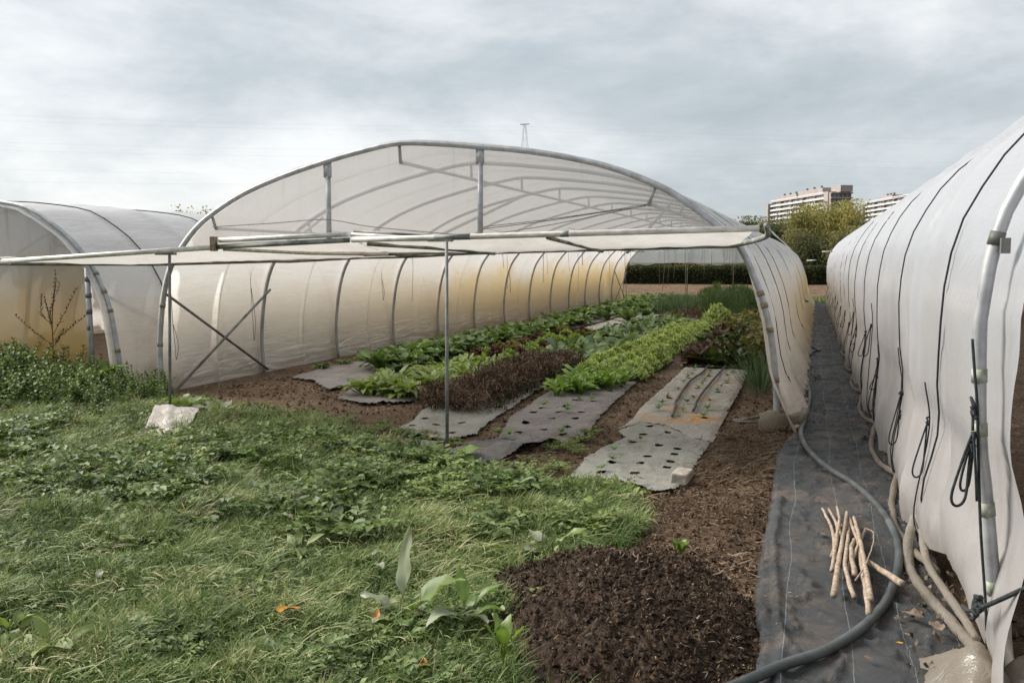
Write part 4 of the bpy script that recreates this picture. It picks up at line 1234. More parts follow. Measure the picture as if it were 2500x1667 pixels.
# ================================================================== COMPOST HEAP
HP = [(-1.42, 3.60), (-1.44, 4.10), (-1.18, 4.48), (-0.78, 4.66), (-0.33, 4.42), (-0.18, 3.95), (-0.14, 3.55), (-0.22, 3.2), (-0.36, 2.75), (-0.9, 2.75), (-1.12, 3.1)]
ax = np.arange(-1.75, 0.1, 0.0125); ay = np.arange(2.5, 4.95, 0.0125)
X, Y = np.meshgrid(ax, ay, indexing="ij")
ins = inpoly(X, Y, HP); d = polydist(X, Y, HP) * np.where(ins, 1, -1) + 0.10 * fbm(X * 4, Y * 4, 4)
hh = np.clip(d / 0.55, 0, 1)
cl = np.clip(np.abs(fbm(X * 15, Y * 15, 4, 0.6)), 0, 1)
hz = 0.18 * (1 - (1 - hh) ** 1.6) + np.clip(d * 6, 0, 1) * (0.055 * fbm(X * 2.8, Y * 2.8, 3) + 0.045 * cl + 0.022 * fbm(X * 30, Y * 30, 3)) - 0.012
nb = X.shape[1]
i = np.arange(X.shape[0] - 1)[:, None] * nb; j = np.arange(nb - 1)[None]
q = np.stack([i + j, i + nb + j, i + nb + j + 1, i + j + 1], -1)
ok = (d > -0.05)
q = q[ok[:-1, :-1] & ok[1:, 1:] & ok[1:, :-1] & ok[:-1, 1:]]
m, nt, out = new_mat("dark_compost")
c = ramp(nt, noise(nt, 38.0, 6.0, 0.75, "World"), [(0.32, (0.014, 0.009, 0.006)), (0.48, (0.040, 0.025, 0.016)), (0.60, (0.095, 0.060, 0.038)), (0.74, (0.20, 0.135, 0.088))])
principled(nt, out, c, 0.85, 0.2, 0, bump(nt, noise(nt, 90.0, 5.0, 0.7, "World"), 0.9, 0.02))
M["compost"] = m
used = np.unique(q); remap = np.zeros(X.size, int); remap[used] = np.arange(len(used))
heap = link("compost_heap", mesh_np("compost_heap", np.stack([X, Y, hz], -1).reshape(-1, 3)[used], remap[q], m, True))
tag(heap, "low heap of dark crumbly compost at the front edge of the grass", "compost heap")
HEAP_X0, HEAP_Y0 = ax[0], ay[0]


def heap_z(x, y):
    ix = np.clip(((np.asarray(x) - ax[0]) / 0.0125).astype(int), 0, len(ax) - 1); iy = np.clip(((np.asarray(y) - ay[0]) / 0.0125).astype(int), 0, len(ay) - 1)
    return np.where(d[ix, iy] > -0.04, hz[ix, iy], 0.0)


def clods(n, xy, zf, smin, smax, r_):
    """many small irregular lumps as one mesh (octahedra with jitter)"""
    base = np.array([[1, 0, 0], [-1, 0, 0], [0, 1, 0], [0, -1, 0], [0, 0, 1], [0, 0, -1]], float)
    tri = np.array([[0, 2, 4], [2, 1, 4], [1, 3, 4], [3, 0, 4], [2, 0, 5], [1, 2, 5], [3, 1, 5], [0, 3, 5]])
    s = smin * (smax / smin) ** (r_.random(n) ** 3.0)
    V = base[None] * (0.55 + 0.8 * r_.random((n, 6, 1))) * s[:, None, None]
    a = r_.random(n) * 6.28
    ca, sa = np.cos(a)[:, None], np.sin(a)[:, None]
    V = np.stack([V[..., 0] * ca - V[..., 1] * sa, V[..., 0] * sa + V[..., 1] * ca, V[..., 2] * 0.8], -1)
    c = np.stack([xy[:, 0], xy[:, 1], zf + s * 0.25], 1)
    V = (V + c[:, None]).reshape(-1, 3)
    F = (tri[None] + (np.arange(n) * 6)[:, None, None]).reshape(-1, 3)
    return V, F


xy = np.stack([rng.uniform(-1.7, -0.1, 36000), rng.uniform(2.7, 4.95, 36000)], 1)
xy = xy[inpoly(xy[:, 0], xy[:, 1], HP) | ((polydist(xy[:, 0], xy[:, 1], HP) < 0.30 * rng.random(len(xy)) ** 2) & (xy[:, 0] < -0.22))]
V, F = clods(len(xy), xy, heap_z(xy[:, 0], xy[:, 1]), 0.003, 0.020, rng)
o = link("compost_crumbs", mesh_np("compost_crumbs", V, F, M["compost"], False), heap)
o["kind"] = "stuff"

# ================================================================== LEAVES AND PLANTS
def leaf(b, base, az, Ln, W, pitch, curl, fold=0.35, wave=0.0, n=5, shape=1.0, petiole=0.0, tint=0.5, rr=rng, cols=3, twist=0.0, roll=0.0, side=0.0):
    """one curved leaf blade: a ribbon with a folded midrib, optional bare stalk"""
    s = np.linspace(0, 1, n + 1)
    ang = pitch - curl * s ** 1.3
    ds = Ln / n
    r = np.concatenate([[0], np.cumsum(np.cos(ang[:-1]) * ds)])
    z = np.concatenate([[0], np.cumsum(np.sin(ang[:-1]) * ds)])
    sw = np.clip((s - petiole) / (1 - petiole + 1e-6), 0, 1)
    w = W * np.sin(np.pi * np.clip(sw, 0, 1) ** (0.75 * shape)) ** 0.7
    w = np.where(s <= petiole, W * 0.05, np.maximum(w, W * 0.04))
    w[-1] = W * 0.03
    e = np.linspace(-1, 1, cols)
    E_, S_ = np.meshgrid(e, s)
    ph = rr.uniform(0, 6.28)
    lat = E_ * w[:, None] * math.cos(fold)
    up = np.abs(E_) * w[:, None] * math.sin(fold) + wave * W * np.sin(S_ * 11 + ph + E_ * 2) * np.abs(E_)
    up = up + wave * 0.6 * W * rr.normal(size=E_.shape) * np.abs(E_)
    nr = -np.sin(ang)[:, None]; nz = np.cos(ang)[:, None]
    lat = lat + side * S_ ** 2 * Ln
    Rr = r[:, None] + up * nr
    Zz = z[:, None] + up * nz + roll * lat
    ca, sa = math.cos(az), math.sin(az)
    X = base[0] + Rr * ca - lat * sa
    Y = base[1] + Rr * sa + lat * ca
    Z = base[2] + Zz
    Z = np.maximum(Z, 0.006)
    tt = np.clip(tint + 0.25 * (S_ - 0.5) + np.where(np.abs(E_) < 0.01, 0.16, 0.0), 0, 1)
    b.grid(np.stack([X, Y, Z], -1), tt)


M["leaf_turnip"] = leaf_mat("turnip_leaf", (0.048, 0.085, 0.026), (0.190, 0.270, 0.090), 0.30, 0.45, 0.4)
M["leaf_spinach"] = leaf_mat("spinach_leaf", (0.085, 0.135, 0.030), (0.300, 0.380, 0.110), 0.35, 0.38, 0.45)
M["leaf_droop"] = leaf_mat("drooping_leaf", (0.052, 0.092, 0.034), (0.205, 0.285, 0.110), 0.28, 0.45, 0.4)
M["lettuce"] = leaf_mat("frilly_lettuce_leaf", (0.24, 0.31, 0.075), (0.63, 0.72, 0.31), 0.35, 0.5, 0.3)
M["rocket"] = leaf_mat("rocket_leaf", (0.085, 0.155, 0.030), (0.300, 0.440, 0.110), 0.35, 0.45, 0.35)
M["red_salad"] = leaf_mat("red_lettuce_leaf", (0.030, 0.010, 0.009), (0.110, 0.050, 0.026), 0.25, 0.4, 0.4)
M["brown_salad"] = leaf_mat("bronze_lettuce_leaf", (0.085, 0.055, 0.018), (0.26, 0.22, 0.06), 0.3, 0.45, 0.35)
M["pale_salad"] = leaf_mat("pale_lettuce_leaf", (0.12, 0.20, 0.035), (0.38, 0.50, 0.14), 0.35, 0.5, 0.3)
M["chicory"] = leaf_mat("chicory_leaf", (0.020, 0.034, 0.012), (0.085, 0.115, 0.035), 0.25, 0.42, 0.4)
M["chicory_red"] = leaf_mat("red_chicory_leaf", (0.035, 0.012, 0.015), (0.130, 0.065, 0.045), 0.25, 0.42, 0.4)
M["dry_herb"] = leaf_mat("dry_herb", (0.048, 0.030, 0.020), (0.26, 0.165, 0.115), 0.12, 0.7, 0.2)
M["herb_green"] = leaf_mat("herb_green", (0.026, 0.032, 0.014), (0.070, 0.085, 0.030), 0.2, 0.6, 0.2)
M["fennel"] = leaf_mat("fennel_frond", (0.045, 0.080, 0.030), (0.140, 0.215, 0.082), 0.3, 0.6, 0.2)
M["onion"] = leaf_mat("onion_leaf", (0.045, 0.085, 0.040), (0.135, 0.205, 0.100), 0.2, 0.4, 0.35)
M["fading"] = leaf_mat("fading_leaf", (0.095, 0.105, 0.034), (0.27, 0.265, 0.105), 0.3, 0.5, 0.3, (0.30, 0.22, 0.09))
M["seedling"] = leaf_mat("seedling_leaf", (0.060, 0.120, 0.028), (0.190, 0.300, 0.085), 0.3, 0.5, 0.3)
M["weed_dark"] = leaf_mat("nettle_leaf", (0.044, 0.075, 0.022), (0.165, 0.225, 0.080), 0.28, 0.5, 0.22)
M["weed_mid"] = leaf_mat("weed_leaf", (0.065, 0.098, 0.024), (0.215, 0.270, 0.090), 0.28, 0.5, 0.25)
M["dock"] = leaf_mat("dock_leaf", (0.060, 0.110, 0.022), (0.205, 0.290, 0.085), 0.38, 0.42, 0.45, (0.30, 0.22, 0.05))
M["dock_pale"] = leaf_mat("dock_leaf_underside", (0.22, 0.245, 0.165), (0.37, 0.395, 0.285), 0.3, 0.5, 0.4)
M["dead_stalk"] = simple_mat("dead_stalk", (0.050, 0.024, 0.016), (0.11, 0.055, 0.035), 20, 0.8)


def turnip(seed, n=26, h=0.42, W=0.060, curl=1.3):
    r_ = np.random.default_rng(seed); b = MB()
    for i in range(n):
        az = i * 2.4 + r_.normal() * 0.3; f = i / n
        leaf(b, (r_.normal() * 0.02, r_.normal() * 0.02, 0.01), az, h * r_.uniform(0.75, 1.15) * (1.15 - 0.25 * f), W * r_.uniform(0.75, 1.2), r_.uniform(0.85, 1.45) * (0.75 + 0.35 * f), curl * r_.uniform(0.7, 1.4), 0.25, 0.30, 6, 1.0, 0.30, r_.uniform(0.2, 0.75), r_, 5, roll=r_.normal() * 0.3)
    return b


def spinach(seed, n=44):
    r_ = np.random.default_rng(seed); b = MB()
    for i in range(n):
        az = i * 2.4 + r_.normal() * 0.3; f = i / n
        leaf(b, (r_.normal() * 0.03, r_.normal() * 0.03, 0.01), az, r_.uniform(0.16, 0.34), r_.uniform(0.028, 0.044), r_.uniform(0.8, 1.5) * (0.72 + 0.3 * f), r_.uniform(0.8, 2.4), 0.2, 0.22, 6, 0.8, 0.40, r_.uniform(0.25, 0.85), r_, 5, roll=r_.normal() * 0.35)
    return b


def lettuce(seed, n=150, Rd=0.23, H=0.30, wv=0.6):
    r_ = np.random.default_rng(seed); b = MB()
    for i in range(n):
        f = math.sqrt((i + 0.5) / n)
        az = i * 2.39996; el = (1 - f) * 1.45
        p = (Rd * 0.72 * math.cos(el) * math.cos(az) * f, Rd * 0.72 * math.cos(el) * math.sin(az) * f, 0.03 + H * 0.62 * math.sin(el) + 0.02 * r_.random())
        leaf(b, p, az + r_.normal() * 0.7, r_.uniform(0.055, 0.085), r_.uniform(0.036, 0.056), 0.25 + 0.9 * (1 - f) + r_.normal() * 0.2, 0.9, 0.25, wv, 4, 0.55, 0.0, 0.35 + 0.35 * (1 - f) + r_.normal() * 0.14, r_, 5)
    return b


def herb(seed, n=260, Rd=0.22, H=0.34):
    """dried twiggy herb: thin curled wisps on wiry stems"""
    r_ = np.random.default_rng(seed); b = MB()
    for i in range(n):
        a = r_.uniform(0, 6.28); rr_ = Rd * math.sqrt(r_.random()); z = H * r_.uniform(0.12, 0.86) * (1 - 0.35 * (rr_ / Rd) ** 2)
        leaf(b, (rr_ * math.cos(a), rr_ * math.sin(a), z), r_.uniform(0, 6.28), r_.uniform(0.05, 0.11), r_.uniform(0.004, 0.010), r_.uniform(-0.2, 1.5), r_.uniform(0, 2.5), 0.2, 0.3, 2, 1.0, 0.0, r_.beta(1.3, 2.6), r_, 2)
    for i in range(26):
        a = r_.uniform(0, 6.28); rr_ = Rd * 0.8 * math.sqrt(r_.random())
        p = np.array([0.4 * rr_ * math.cos(a), 0.4 * rr_ * math.sin(a), 0.0]); q = np.array([rr_ * math.cos(a), rr_ * math.sin(a), H * r_.uniform(0.6, 0.95)])
        b.tube([p, (p + q) / 2 + r_.normal(size=3) * 0.015, q], 0.0028, 3, False, 0.2)
    return b


def fennel(seed, n=420, Rd=0.30, H=0.95):
    r_ = np.random.default_rng(seed); b = MB()
    for i in range(n):
        a = r_.uniform(0, 6.28); f = r_.random()
        z = H * (0.15 + 0.8 * f); rr_ = Rd * (0.35 + 0.65 * math.sin(math.pi * f ** 0.7)) * math.sqrt(r_.random())
        leaf(b, (rr_ * math.cos(a), rr_ * math.sin(a), z), a + r_.normal() * 0.8, r_.uniform(0.10, 0.20), r_.uniform(0.004, 0.009), r_.uniform(0.6, 1.5), r_.uniform(-0.2, 0.9), 0.1, 0.0, 2, 1.0, 0.0, r_.uniform(0.1, 0.8), r_, 2)
    for i in range(10):
        a = r_.uniform(0, 6.28)
        b.tube([(0.04 * math.cos(a), 0.04 * math.sin(a), 0), (0.16 * math.cos(a), 0.16 * math.sin(a), H * 0.75)], 0.006, 4, False, 0.6)
    return b


def onion(seed, n=40, H=0.6, Rd=0.10, w=0.006, spread=0.35):
    r_ = np.random.default_rng(seed); b = MB()
    for i in range(n):
        a = r_.uniform(0, 6.28); rr_ = Rd * math.sqrt(r_.random())
        leaf(b, (rr_ * math.cos(a), rr_ * math.sin(a), 0), a, H * r_.uniform(0.7, 1.1), w * r_.uniform(0.7, 1.3), 1.5 - spread * r_.random(), r_.uniform(0.0, 0.7), 0.5, 0.0, 4, 1.0, 0.0, r_.uniform(0.15, 0.8), r_, 3)
    return b


def chicory(seed, n=22):
    r_ = np.random.default_rng(seed); b = MB()
    for i in range(n):
        f = i / n
        leaf(b, (r_.normal() * 0.02, r_.normal() * 0.02, 0.01), i * 2.4 + r_.normal() * 0.2, r_.uniform(0.24, 0.38) * (1.1 - 0.45 * f), r_.uniform(0.055, 0.085), 0.25 + 1.1 * f + r_.normal() * 0.15, r_.uniform(0.2, 1.1), 0.3, 0.2, 5, 1.0, 0.1, r_.uniform(0.15, 0.8), r_, 5, roll=r_.normal() * 0.25)
    return b


def fading(seed, n=40, Rd=0.24, H=0.38):
    r_ = np.random.default_rng(seed); b = MB()
    for i in range(n):
        a = r_.uniform(0, 6.28); rr_ = Rd * math.sqrt(r_.random())
        leaf(b, (rr_ * math.cos(a), rr_ * math.sin(a), H * r_.uniform(0.05, 0.85)), r_.uniform(0, 6.28), r_.uniform(0.07, 0.15), r_.uniform(0.03, 0.055), r_.uniform(-0.2, 1.0), r_.uniform(0, 1.5), 0.2, 0.3, 3, 0.9, 0.0, r_.beta(1.6, 1.6), r_, 3)
    for i in range(9):
        a = r_.uniform(0, 6.28)
        b.tube([(0.03 * math.cos(a), 0.03 * math.sin(a), 0), (0.15 * math.cos(a), 0.15 * math.sin(a), H * 0.8)], 0.005, 4, False, 0.6)
    return b


def seedling(seed, n=13):
    r_ = np.random.default_rng(seed); b = MB()
    for i in range(n):
        leaf(b, (0, 0, 0.03), i * 2.4 + r_.normal() * 0.3, r_.uniform(0.03, 0.075), r_.uniform(0.004, 0.010), r_.uniform(0.2, 1.0), r_.uniform(0.3, 1.2), 0.2, 0.2, 3, 1.0, 0.15, r_.uniform(0.2, 0.9), r_, 3)
    return b


def nettle(seed, H=0.55, n_stem=4):
    r_ = np.random.default_rng(seed); b = MB()
    for k in range(n_stem):
        lean = np.array([r_.normal() * 0.14, r_.normal() * 0.14, 0]); h = H * r_.uniform(0.65, 1.1)
        p0 = np.array([r_.normal() * 0.06, r_.normal() * 0.06, 0.0])
        pts = [p0, p0 + lean * 0.4 + [0, 0, h * 0.5], p0 + lean + [0, 0, h]]
        b.tube(smooth_line(pts, 3), 0.0035, 4, False, 0.5)
        m_ = int(h / 0.045)
        for i in range(1, m_ + 1):
            f = i / m_
            p = p0 + lean * f ** 1.4 + np.array([0, 0, h * f])
            for sgn in (0, math.pi):
                leaf(b, p, i * 1.571 + sgn + r_.normal() * 0.25, r_.uniform(0.08, 0.13) * (1.15 - 0.55 * f), r_.uniform(0.022, 0.036) * (1.1 - 0.4 * f), r_.uniform(0.0, 0.6) + 0.5 * f, r_.uniform(0.6, 1.4), 0.3, 0.18, 3, 0.8, 0.1, r_.uniform(0.15, 0.85), r_, 3)
    return b


def thistle(seed, n=16, L0=0.22):
    """low ferny rosette: creeping weeds in the sward"""
    r_ = np.random.default_rng(seed); b = MB()
    for i in range(n):
        az = i * 2.4 + r_.normal() * 0.3; Ln = L0 * r_.uniform(0.6, 1.1); pt = r_.uniform(0.25, 1.1)
        ca, sa = math.cos(az), math.sin(az)
        for k in range(1, 7):
            f = k / 7
            rr_ = Ln * f * math.cos(pt * (1 - 0.5 * f)); z = 0.02 + Ln * f * math.sin(pt * (1 - 0.5 * f)) * 0.9
            for sg in (-1, 1):
                leaf(b, (rr_ * ca, rr_ * sa, z), az + sg * r_.uniform(0.7, 1.2), Ln * 0.34 * (1.1 - f * 0.7), Ln * 0.07, r_.uniform(-0.1, 0.5), r_.uniform(0, 0.9), 0.3, 0.2, 2, 0.9, 0.0, r_.uniform(0.1, 0.9), r_, 3)
    return b


def plant_mass(name, builders, spots, mat, label, cat):
    """ground cover nobody could count: many copies of a few plants joined into one object"""
    data = [(np.concatenate(b.V), {k: np.concatenate(v) for k, v in b.F.items()}, np.concatenate(b.T)) for b in builders]
    V = []; F = {}; T = []; n = 0
    for x, y, s_ in spots:
        v, f, t = data[rng.integers(len(data))]
        a = rng.uniform(0, 6.28); ca, sa = math.cos(a) * s_, math.sin(a) * s_
        V.append(np.stack([x + v[:, 0] * ca - v[:, 1] * sa, y + v[:, 0] * sa + v[:, 1] * ca, v[:, 2] * s_], 1))
        for k, q in f.items():
            F.setdefault(k, []).append(q + n)
        T.append(np.clip(t + rng.normal() * 0.12, 0, 1)); n += len(v)
    o = link(name, mesh_np(name, np.concatenate(V), [np.concatenate(q) for q in F.values()], mat, True, {"tint": np.concatenate(T)}))
    return tag(o, label, cat, None, "stuff")


def variants(fn, seeds, name, mat, **kw):
    return [fn(s, **kw).mesh(name, mat, True) for s in seeds]


def plant(name, me, x, y, label, cat, group, s=1.0, z=0.0, rz=None, sz=1.0):
    o = bpy.data.objects.new(name, me)
    o.location = (x, y, z)
    o.rotation_euler = (rng.normal() * 0.05, rng.normal() * 0.05, rng.uniform(0, 6.28) if rz is None else rz)
    o.scale = (s, s, s * sz)
    col.objects.link(o)
    return tag(o, label, cat, group)


ORD = "first second third fourth fifth sixth seventh eighth ninth tenth eleventh twelfth thirteenth fourteenth fifteenth sixteenth seventeenth eighteenth nineteenth twentieth".split()


def nth(i):
    if i < 20:
        return ORD[i]
    t_, u_ = divmod(i + 1, 10)
    tens = {2: "twenty", 3: "thirty", 4: "forty", 5: "fifty", 6: "sixty"}[t_]
    return tens + "-" + ORD[u_ - 1] if u_ else {2: "twentieth", 3: "thirtieth", 4: "fortieth", 5: "fiftieth", 6: "sixtieth"}[t_]


# back row of turnip greens along the left wall
vm = variants(turnip, (1, 2, 3, 4), "turnip_greens", M["leaf_turnip"])
for i, yy in enumerate(np.arange(11.1, 33.5, 0.42)):
    for xo in ((-5.92, -5.60) if yy < 22 else (-5.92,)):
        plant("turnip_greens", vm[rng.integers(4)], xo + YAW * (yy - 8.6) * 2.2 + rng.normal() * 0.05, yy + rng.normal() * 0.06 + (0.2 if xo > -5.7 else 0),
              "turnip plant by the left wall, %s from the near end%s" % (nth(i), "" if yy >= 22 else ", wall-side line" if xo < -5.8 else ", inner line"), "turnip plant", "turnip greens along the left wall", rng.uniform(0.85, 1.15) * (1.0 if yy < 22 else 1.15))
# leafy young row behind, thinner by the wall
vm2 = variants(spinach, (41, 42), "spinach_plant", M["leaf_turnip"])
for i, yy in enumerate(np.arange(11.2, 20.0, 0.55)):
    plant("wall_seedling", vm2[rng.integers(2)], -6.75 + rng.normal() * 0.08 + YAW * (yy - 8.6), yy, "small green plant at the foot of the left wall, %s from the near end" % nth(i), "plant", "small plants at the left wall foot", rng.uniform(0.5, 0.8))
# bright broad-leaved spinach
vm = variants(spinach, (11, 12, 13, 14), "spinach_plant", M["leaf_spinach"])
for i, yy in enumerate(np.arange(9.15, 11.9, 0.27)):
    for c_, xo in enumerate((-4.92, -4.66, -4.40)):
        plant("spinach_plant", vm[rng.integers(4)], xo + rng.normal() * 0.04 + 0.05 * (yy - 8.8), yy + rng.normal() * 0.04, "bright green spinach plant, %s from the near end of the patch's %s line" % (nth(i), ("left", "middle", "right")[c_]), "spinach plant", "spinach patch", rng.uniform(0.95, 1.25), 0.01)
# red, bronze and pale salad heads
kinds = (("red_salad", "small dark red lettuce head", "dark red"), ("brown_salad", "small bronze lettuce head", "bronze"), ("pale_salad", "small pale green lettuce head", "pale green"))
vs = {k[0]: variants(lettuce, (21, 22), "salad_head", M[k[0]], n=45, Rd=0.15, H=0.15) for k in kinds}
for i, yy in enumerate(np.arange(12.5, 18.2, 0.30)):
    for c_, xo in enumerate((-4.95, -4.68, -4.42)):
        if rng.random() < 0.12:
            continue
        k = kinds[int(rng.choice(3, p=(0.42, 0.28, 0.30)))]
        plant("salad_head", vs[k[0]][rng.integers(2)], xo + YAW * (yy - 12) * 3 + rng.normal() * 0.04, yy + rng.normal() * 0.05, k[1] + " in the mixed salads, %s from the near end, %s line" % (nth(i), ("left", "middle", "right")[c_]), "lettuce", k[2] + " heads in the mixed salad row", rng.uniform(0.75, 1.25), 0.03)
# dried brown herb hedge
vm = variants(herb, (31, 32, 33), "dried_herb", M["dry_herb"])
for i, yy in enumerate(np.arange(8.45, 12.9, 0.30)):
    for c_, xo in enumerate((-3.78, -3.52, -3.30)):
        plant("dried_herb", vm[rng.integers(3)], xo + rng.normal() * 0.04 - 0.012 * (yy - 8.45), yy + rng.normal() * 0.05, "dried brown twiggy herb bush, %s from the near end in the %s line" % (nth(i), ("left", "middle", "right")[c_]), "herb plant", "dried herb row", rng.uniform(0.9, 1.12), 0.0, None, rng.uniform(0.85, 1.1))
vm = variants(herb, (34,), "herb_foot", M["herb_green"], n=120, H=0.25)
for i, yy in enumerate(np.arange(8.6, 12.5, 0.42)):
    plant("herb_foot_growth", vm[0], -3.16 + rng.normal() * 0.03 - 0.01 * (yy - 8.4), yy, "dull green regrowth at the foot of the dried herbs, %s from the near end" % nth(i), "herb plant", "green regrowth under the dried herbs", rng.uniform(0.7, 1.0))
for k in range(3):
    plant("dried_herb", bpy.data.meshes["dried_herb"], -3.35 + 0.22 * k, 25.0 + 0.25 * (k % 2), "dried purple brown clump far back between onions and fennel", "herb plant", "far dried clump", 1.0)
# drooping leafy row
vm = variants(turnip, (51, 52, 53, 54), "drooping_greens", M["leaf_droop"], n=18, h=0.50, W=0.062, curl=2.4)
for i, yy in enumerate(np.arange(13.2, 22.2, 0.40)):
    for c_, xo in enumerate((-3.78, -3.45, -3.12)):
        plant("drooping_greens", vm[rng.integers(4)], xo + YAW * (yy - 8.6) + rng.normal() * 0.05, yy + rng.normal() * 0.06, "plant with long drooping green leaves, %s from the near end in its row's %s line" % (nth(i), ("left", "middle", "right")[c_]), "leafy vegetable", "drooping leaf row", rng.uniform(0.8, 1.05))
# frilly lettuces
vm = variants(lettuce, (61, 62, 63, 64), "frilly_lettuce", M["lettuce"])
for i, yy in enumerate(np.arange(11.1, 20.6, 0.34)):
    for c_, xo in enumerate((-2.80, -2.52, -2.24)):
        if 16.9 < yy < 17.4 and c_ == 2 or (yy < 11.3 and c_ == 2):
            continue
        plant("frilly_lettuce", vm[rng.integers(4)], xo + YAW * (yy - 11) + rng.normal() * 0.03, yy + 0.12 * (c_ % 2) + rng.normal() * 0.03, "lime green frilly lettuce, %s from the near end in the lettuce row's %s line" % (nth(i), ("left", "middle", "right")[c_]), "lettuce", "frilly lettuce row", rng.uniform(0.88, 1.12), 0.02, None, rng.uniform(0.78, 1.0))
plant("frilly_lettuce", vm[0], -2.15, 22.5, "lone lime green frilly lettuce clump beyond the end of the lettuce row", "lettuce", None, 1.9, 0.02)
# rocket at the near end of the lettuce row
vm = variants(turnip, (71, 72), "rocket_plant", M["rocket"], n=22, h=0.27, W=0.030, curl=1.1)
for i, (x, y) in enumerate(sorted(((-2.78, 9.75), (-2.55, 9.95), (-2.80, 10.15), (-2.52, 10.35), (-2.28, 10.45), (-2.76, 10.55), (-2.5, 10.75), (-2.22, 10.85), (-2.80, 10.9), (-2.66, 9.98), (-2.64, 10.3), (-2.4, 10.6), (-2.62, 10.7)), key=lambda q: q[1])):
    plant("rocket_plant", vm[rng.integers(2)], x, y, "toothed bright green rocket plant before the lettuces, %s" % ("%s counting away from the camera" % nth(i)), "rocket plant", "rocket patch", rng.uniform(0.9, 1.2), 0.02)
vs_ = variants(seedling, (81, 82, 83), "seedling", M["seedling"])
for (x, y) in SEED:
    plant("seedling", vs_[rng.integers(3)], x + rng.normal() * 0.01, y, "tiny green seedling growing through the pale mulch fabric", "seedling", "seedlings on the pale fabric", rng.uniform(0.9, 1.5), 0.02)
for (x, y) in ((-2.26, 9.42), (-2.66, 8.86), (-2.44, 9.02), (-2.08, 7.50), (-2.62, 7.3), (-2.49, 7.25), (-2.42, 9.45), (-2.32, 8.6)):
    plant("seedling", vs_[rng.integers(3)], x, y, "small green seedling poking through the brown grey mulch fabric", "seedling", "seedlings on the brown grey fabric", rng.uniform(0.9, 1.9), 0.02)
for (x, y) in ((-1.477, 6.95), (-1.43, 7.35), (-1.436, 6.3), (-1.36, 7.5), (-1.42, 6.62)):
    plant("seedling", vs_[rng.integers(3)], x, y, "weak green seedling on the near grey green mulch fabric", "seedling", "seedlings on the near fabric", rng.uniform(0.8, 1.3), 0.02)
# red chicory and fading leaves
vm = variants(chicory, (91, 92), "chicory_plant", M["chicory"]); vm2 = variants(chicory, (93, 94), "red_chicory_plant", M["chicory_red"])
for i, yy in enumerate(np.arange(13.4, 18.6, 0.42)):
    for c_, xo in enumerate((-1.62, -1.32, -1.05)):
        red = rng.random() < 0.38
        plant("red_chicory" if red else "chicory", (vm2 if red else vm)[rng.integers(2)], xo + YAW * (yy - 12) + rng.normal() * 0.05, yy + rng.normal() * 0.06,
              ("dark red chicory plant" if red else "dark green chicory plant") + " beyond the pale fabric, %s from the near end, %s line" % (nth(i), ("left", "middle", "right")[c_]), "chicory", ("red" if red else "green") + " chicory in the right bed", rng.uniform(0.95, 1.3), 0.02)
vm = variants(fading, (101, 102, 103), "fading_plant", M["fading"])
for i, yy in enumerate(np.arange(13.4, 24.5, 0.40)):
    for xo in (-0.80, -0.55):
        plant("fading_plant", vm[rng.integers(3)], xo + YAW * (yy - 12) + rng.normal() * 0.06, yy + rng.normal() * 0.08, "yellowing low bushy plant along the right wall, %s from the near end, %s line" % (nth(i), "inner" if xo < -0.7 else "outer"), "plant", "yellowing plants along the right wall", rng.uniform(0.85, 1.25))
for i, yy in enumerate(np.arange(18.8, 24, 0.5)):
    for xo in (-1.5, -1.15):
        plant("fading_plant", vm[rng.integers(3)], xo + YAW * (yy - 12) + rng.normal() * 0.08, yy + rng.normal() * 0.1, "sprawling olive plant behind the chicory, %s from the near end, %s line" % (nth(i), "left" if xo < -1.3 else "right"), "plant", "sprawling plants behind the chicory", rng.uniform(0.8, 1.2))
# chives clump by the hoop
me = onion(111, 130, 0.62, 0.13, 0.004, 0.75).mesh("chive_clump", M["onion"], True)
plant("chive_clump", me, -0.52, 10.75, "dense clump of thin green chives by the front right hoop", "chives", None, 1.0)
plant("chive_clump", me, -0.55, 11.6, "second clump of chives farther along the right wall", "chives", None, 0.9)
# onions and fennel at the back
vm = variants(onion, (121, 122), "onion_plant", M["onion"], n=34, H=0.95, Rd=0.14, w=0.010, spread=0.25)
for i, yy in enumerate(np.arange(25.6, 30.5, 0.55)):
    for c_, xo in enumerate((-4.2, -3.85, -3.5)):
        plant("onion_plant", vm[rng.integers(2)], xo + rng.normal() * 0.06, yy + rng.normal() * 0.1, "tall upright onion clump, %s from the front of its bed in the %s line" % (nth(i), ("left", "middle", "right")[c_]), "onion plant", "onions at the back", rng.uniform(0.58, 0.75))
vm = variants(fennel, (131, 132, 133), "fennel_plant", M["fennel"])
for i, yy in enumerate(np.arange(24.2, 30.0, 0.62)):
    for c_, xo in enumerate((-2.75, -2.3, -1.85, -1.4)):
        plant("fennel_plant", vm[rng.integers(3)], xo + rng.normal() * 0.08, yy + rng.normal() * 0.12, "tall feathery fennel, %s from the front, %s line from the left" % (nth(i), nth(c_)), "fennel plant", "fennel at the back", rng.uniform(0.72, 0.95))
vm = variants(turnip, (141, 142), "kale_plant", M["chicory"], n=24, h=0.55, W=0.07, curl=1.4)
for (x, y) in ((-0.95, 23.6), (-0.7, 24.4), (-1.0, 25.2), (-0.65, 26.0), (-0.9, 27.0)):
    plant("kale_plant", vm[rng.integers(2)], x, y, "dark bluish green kale plant between the fennel and the right wall", "kale plant", "kale by the right wall", rng.uniform(1.0, 1.3))
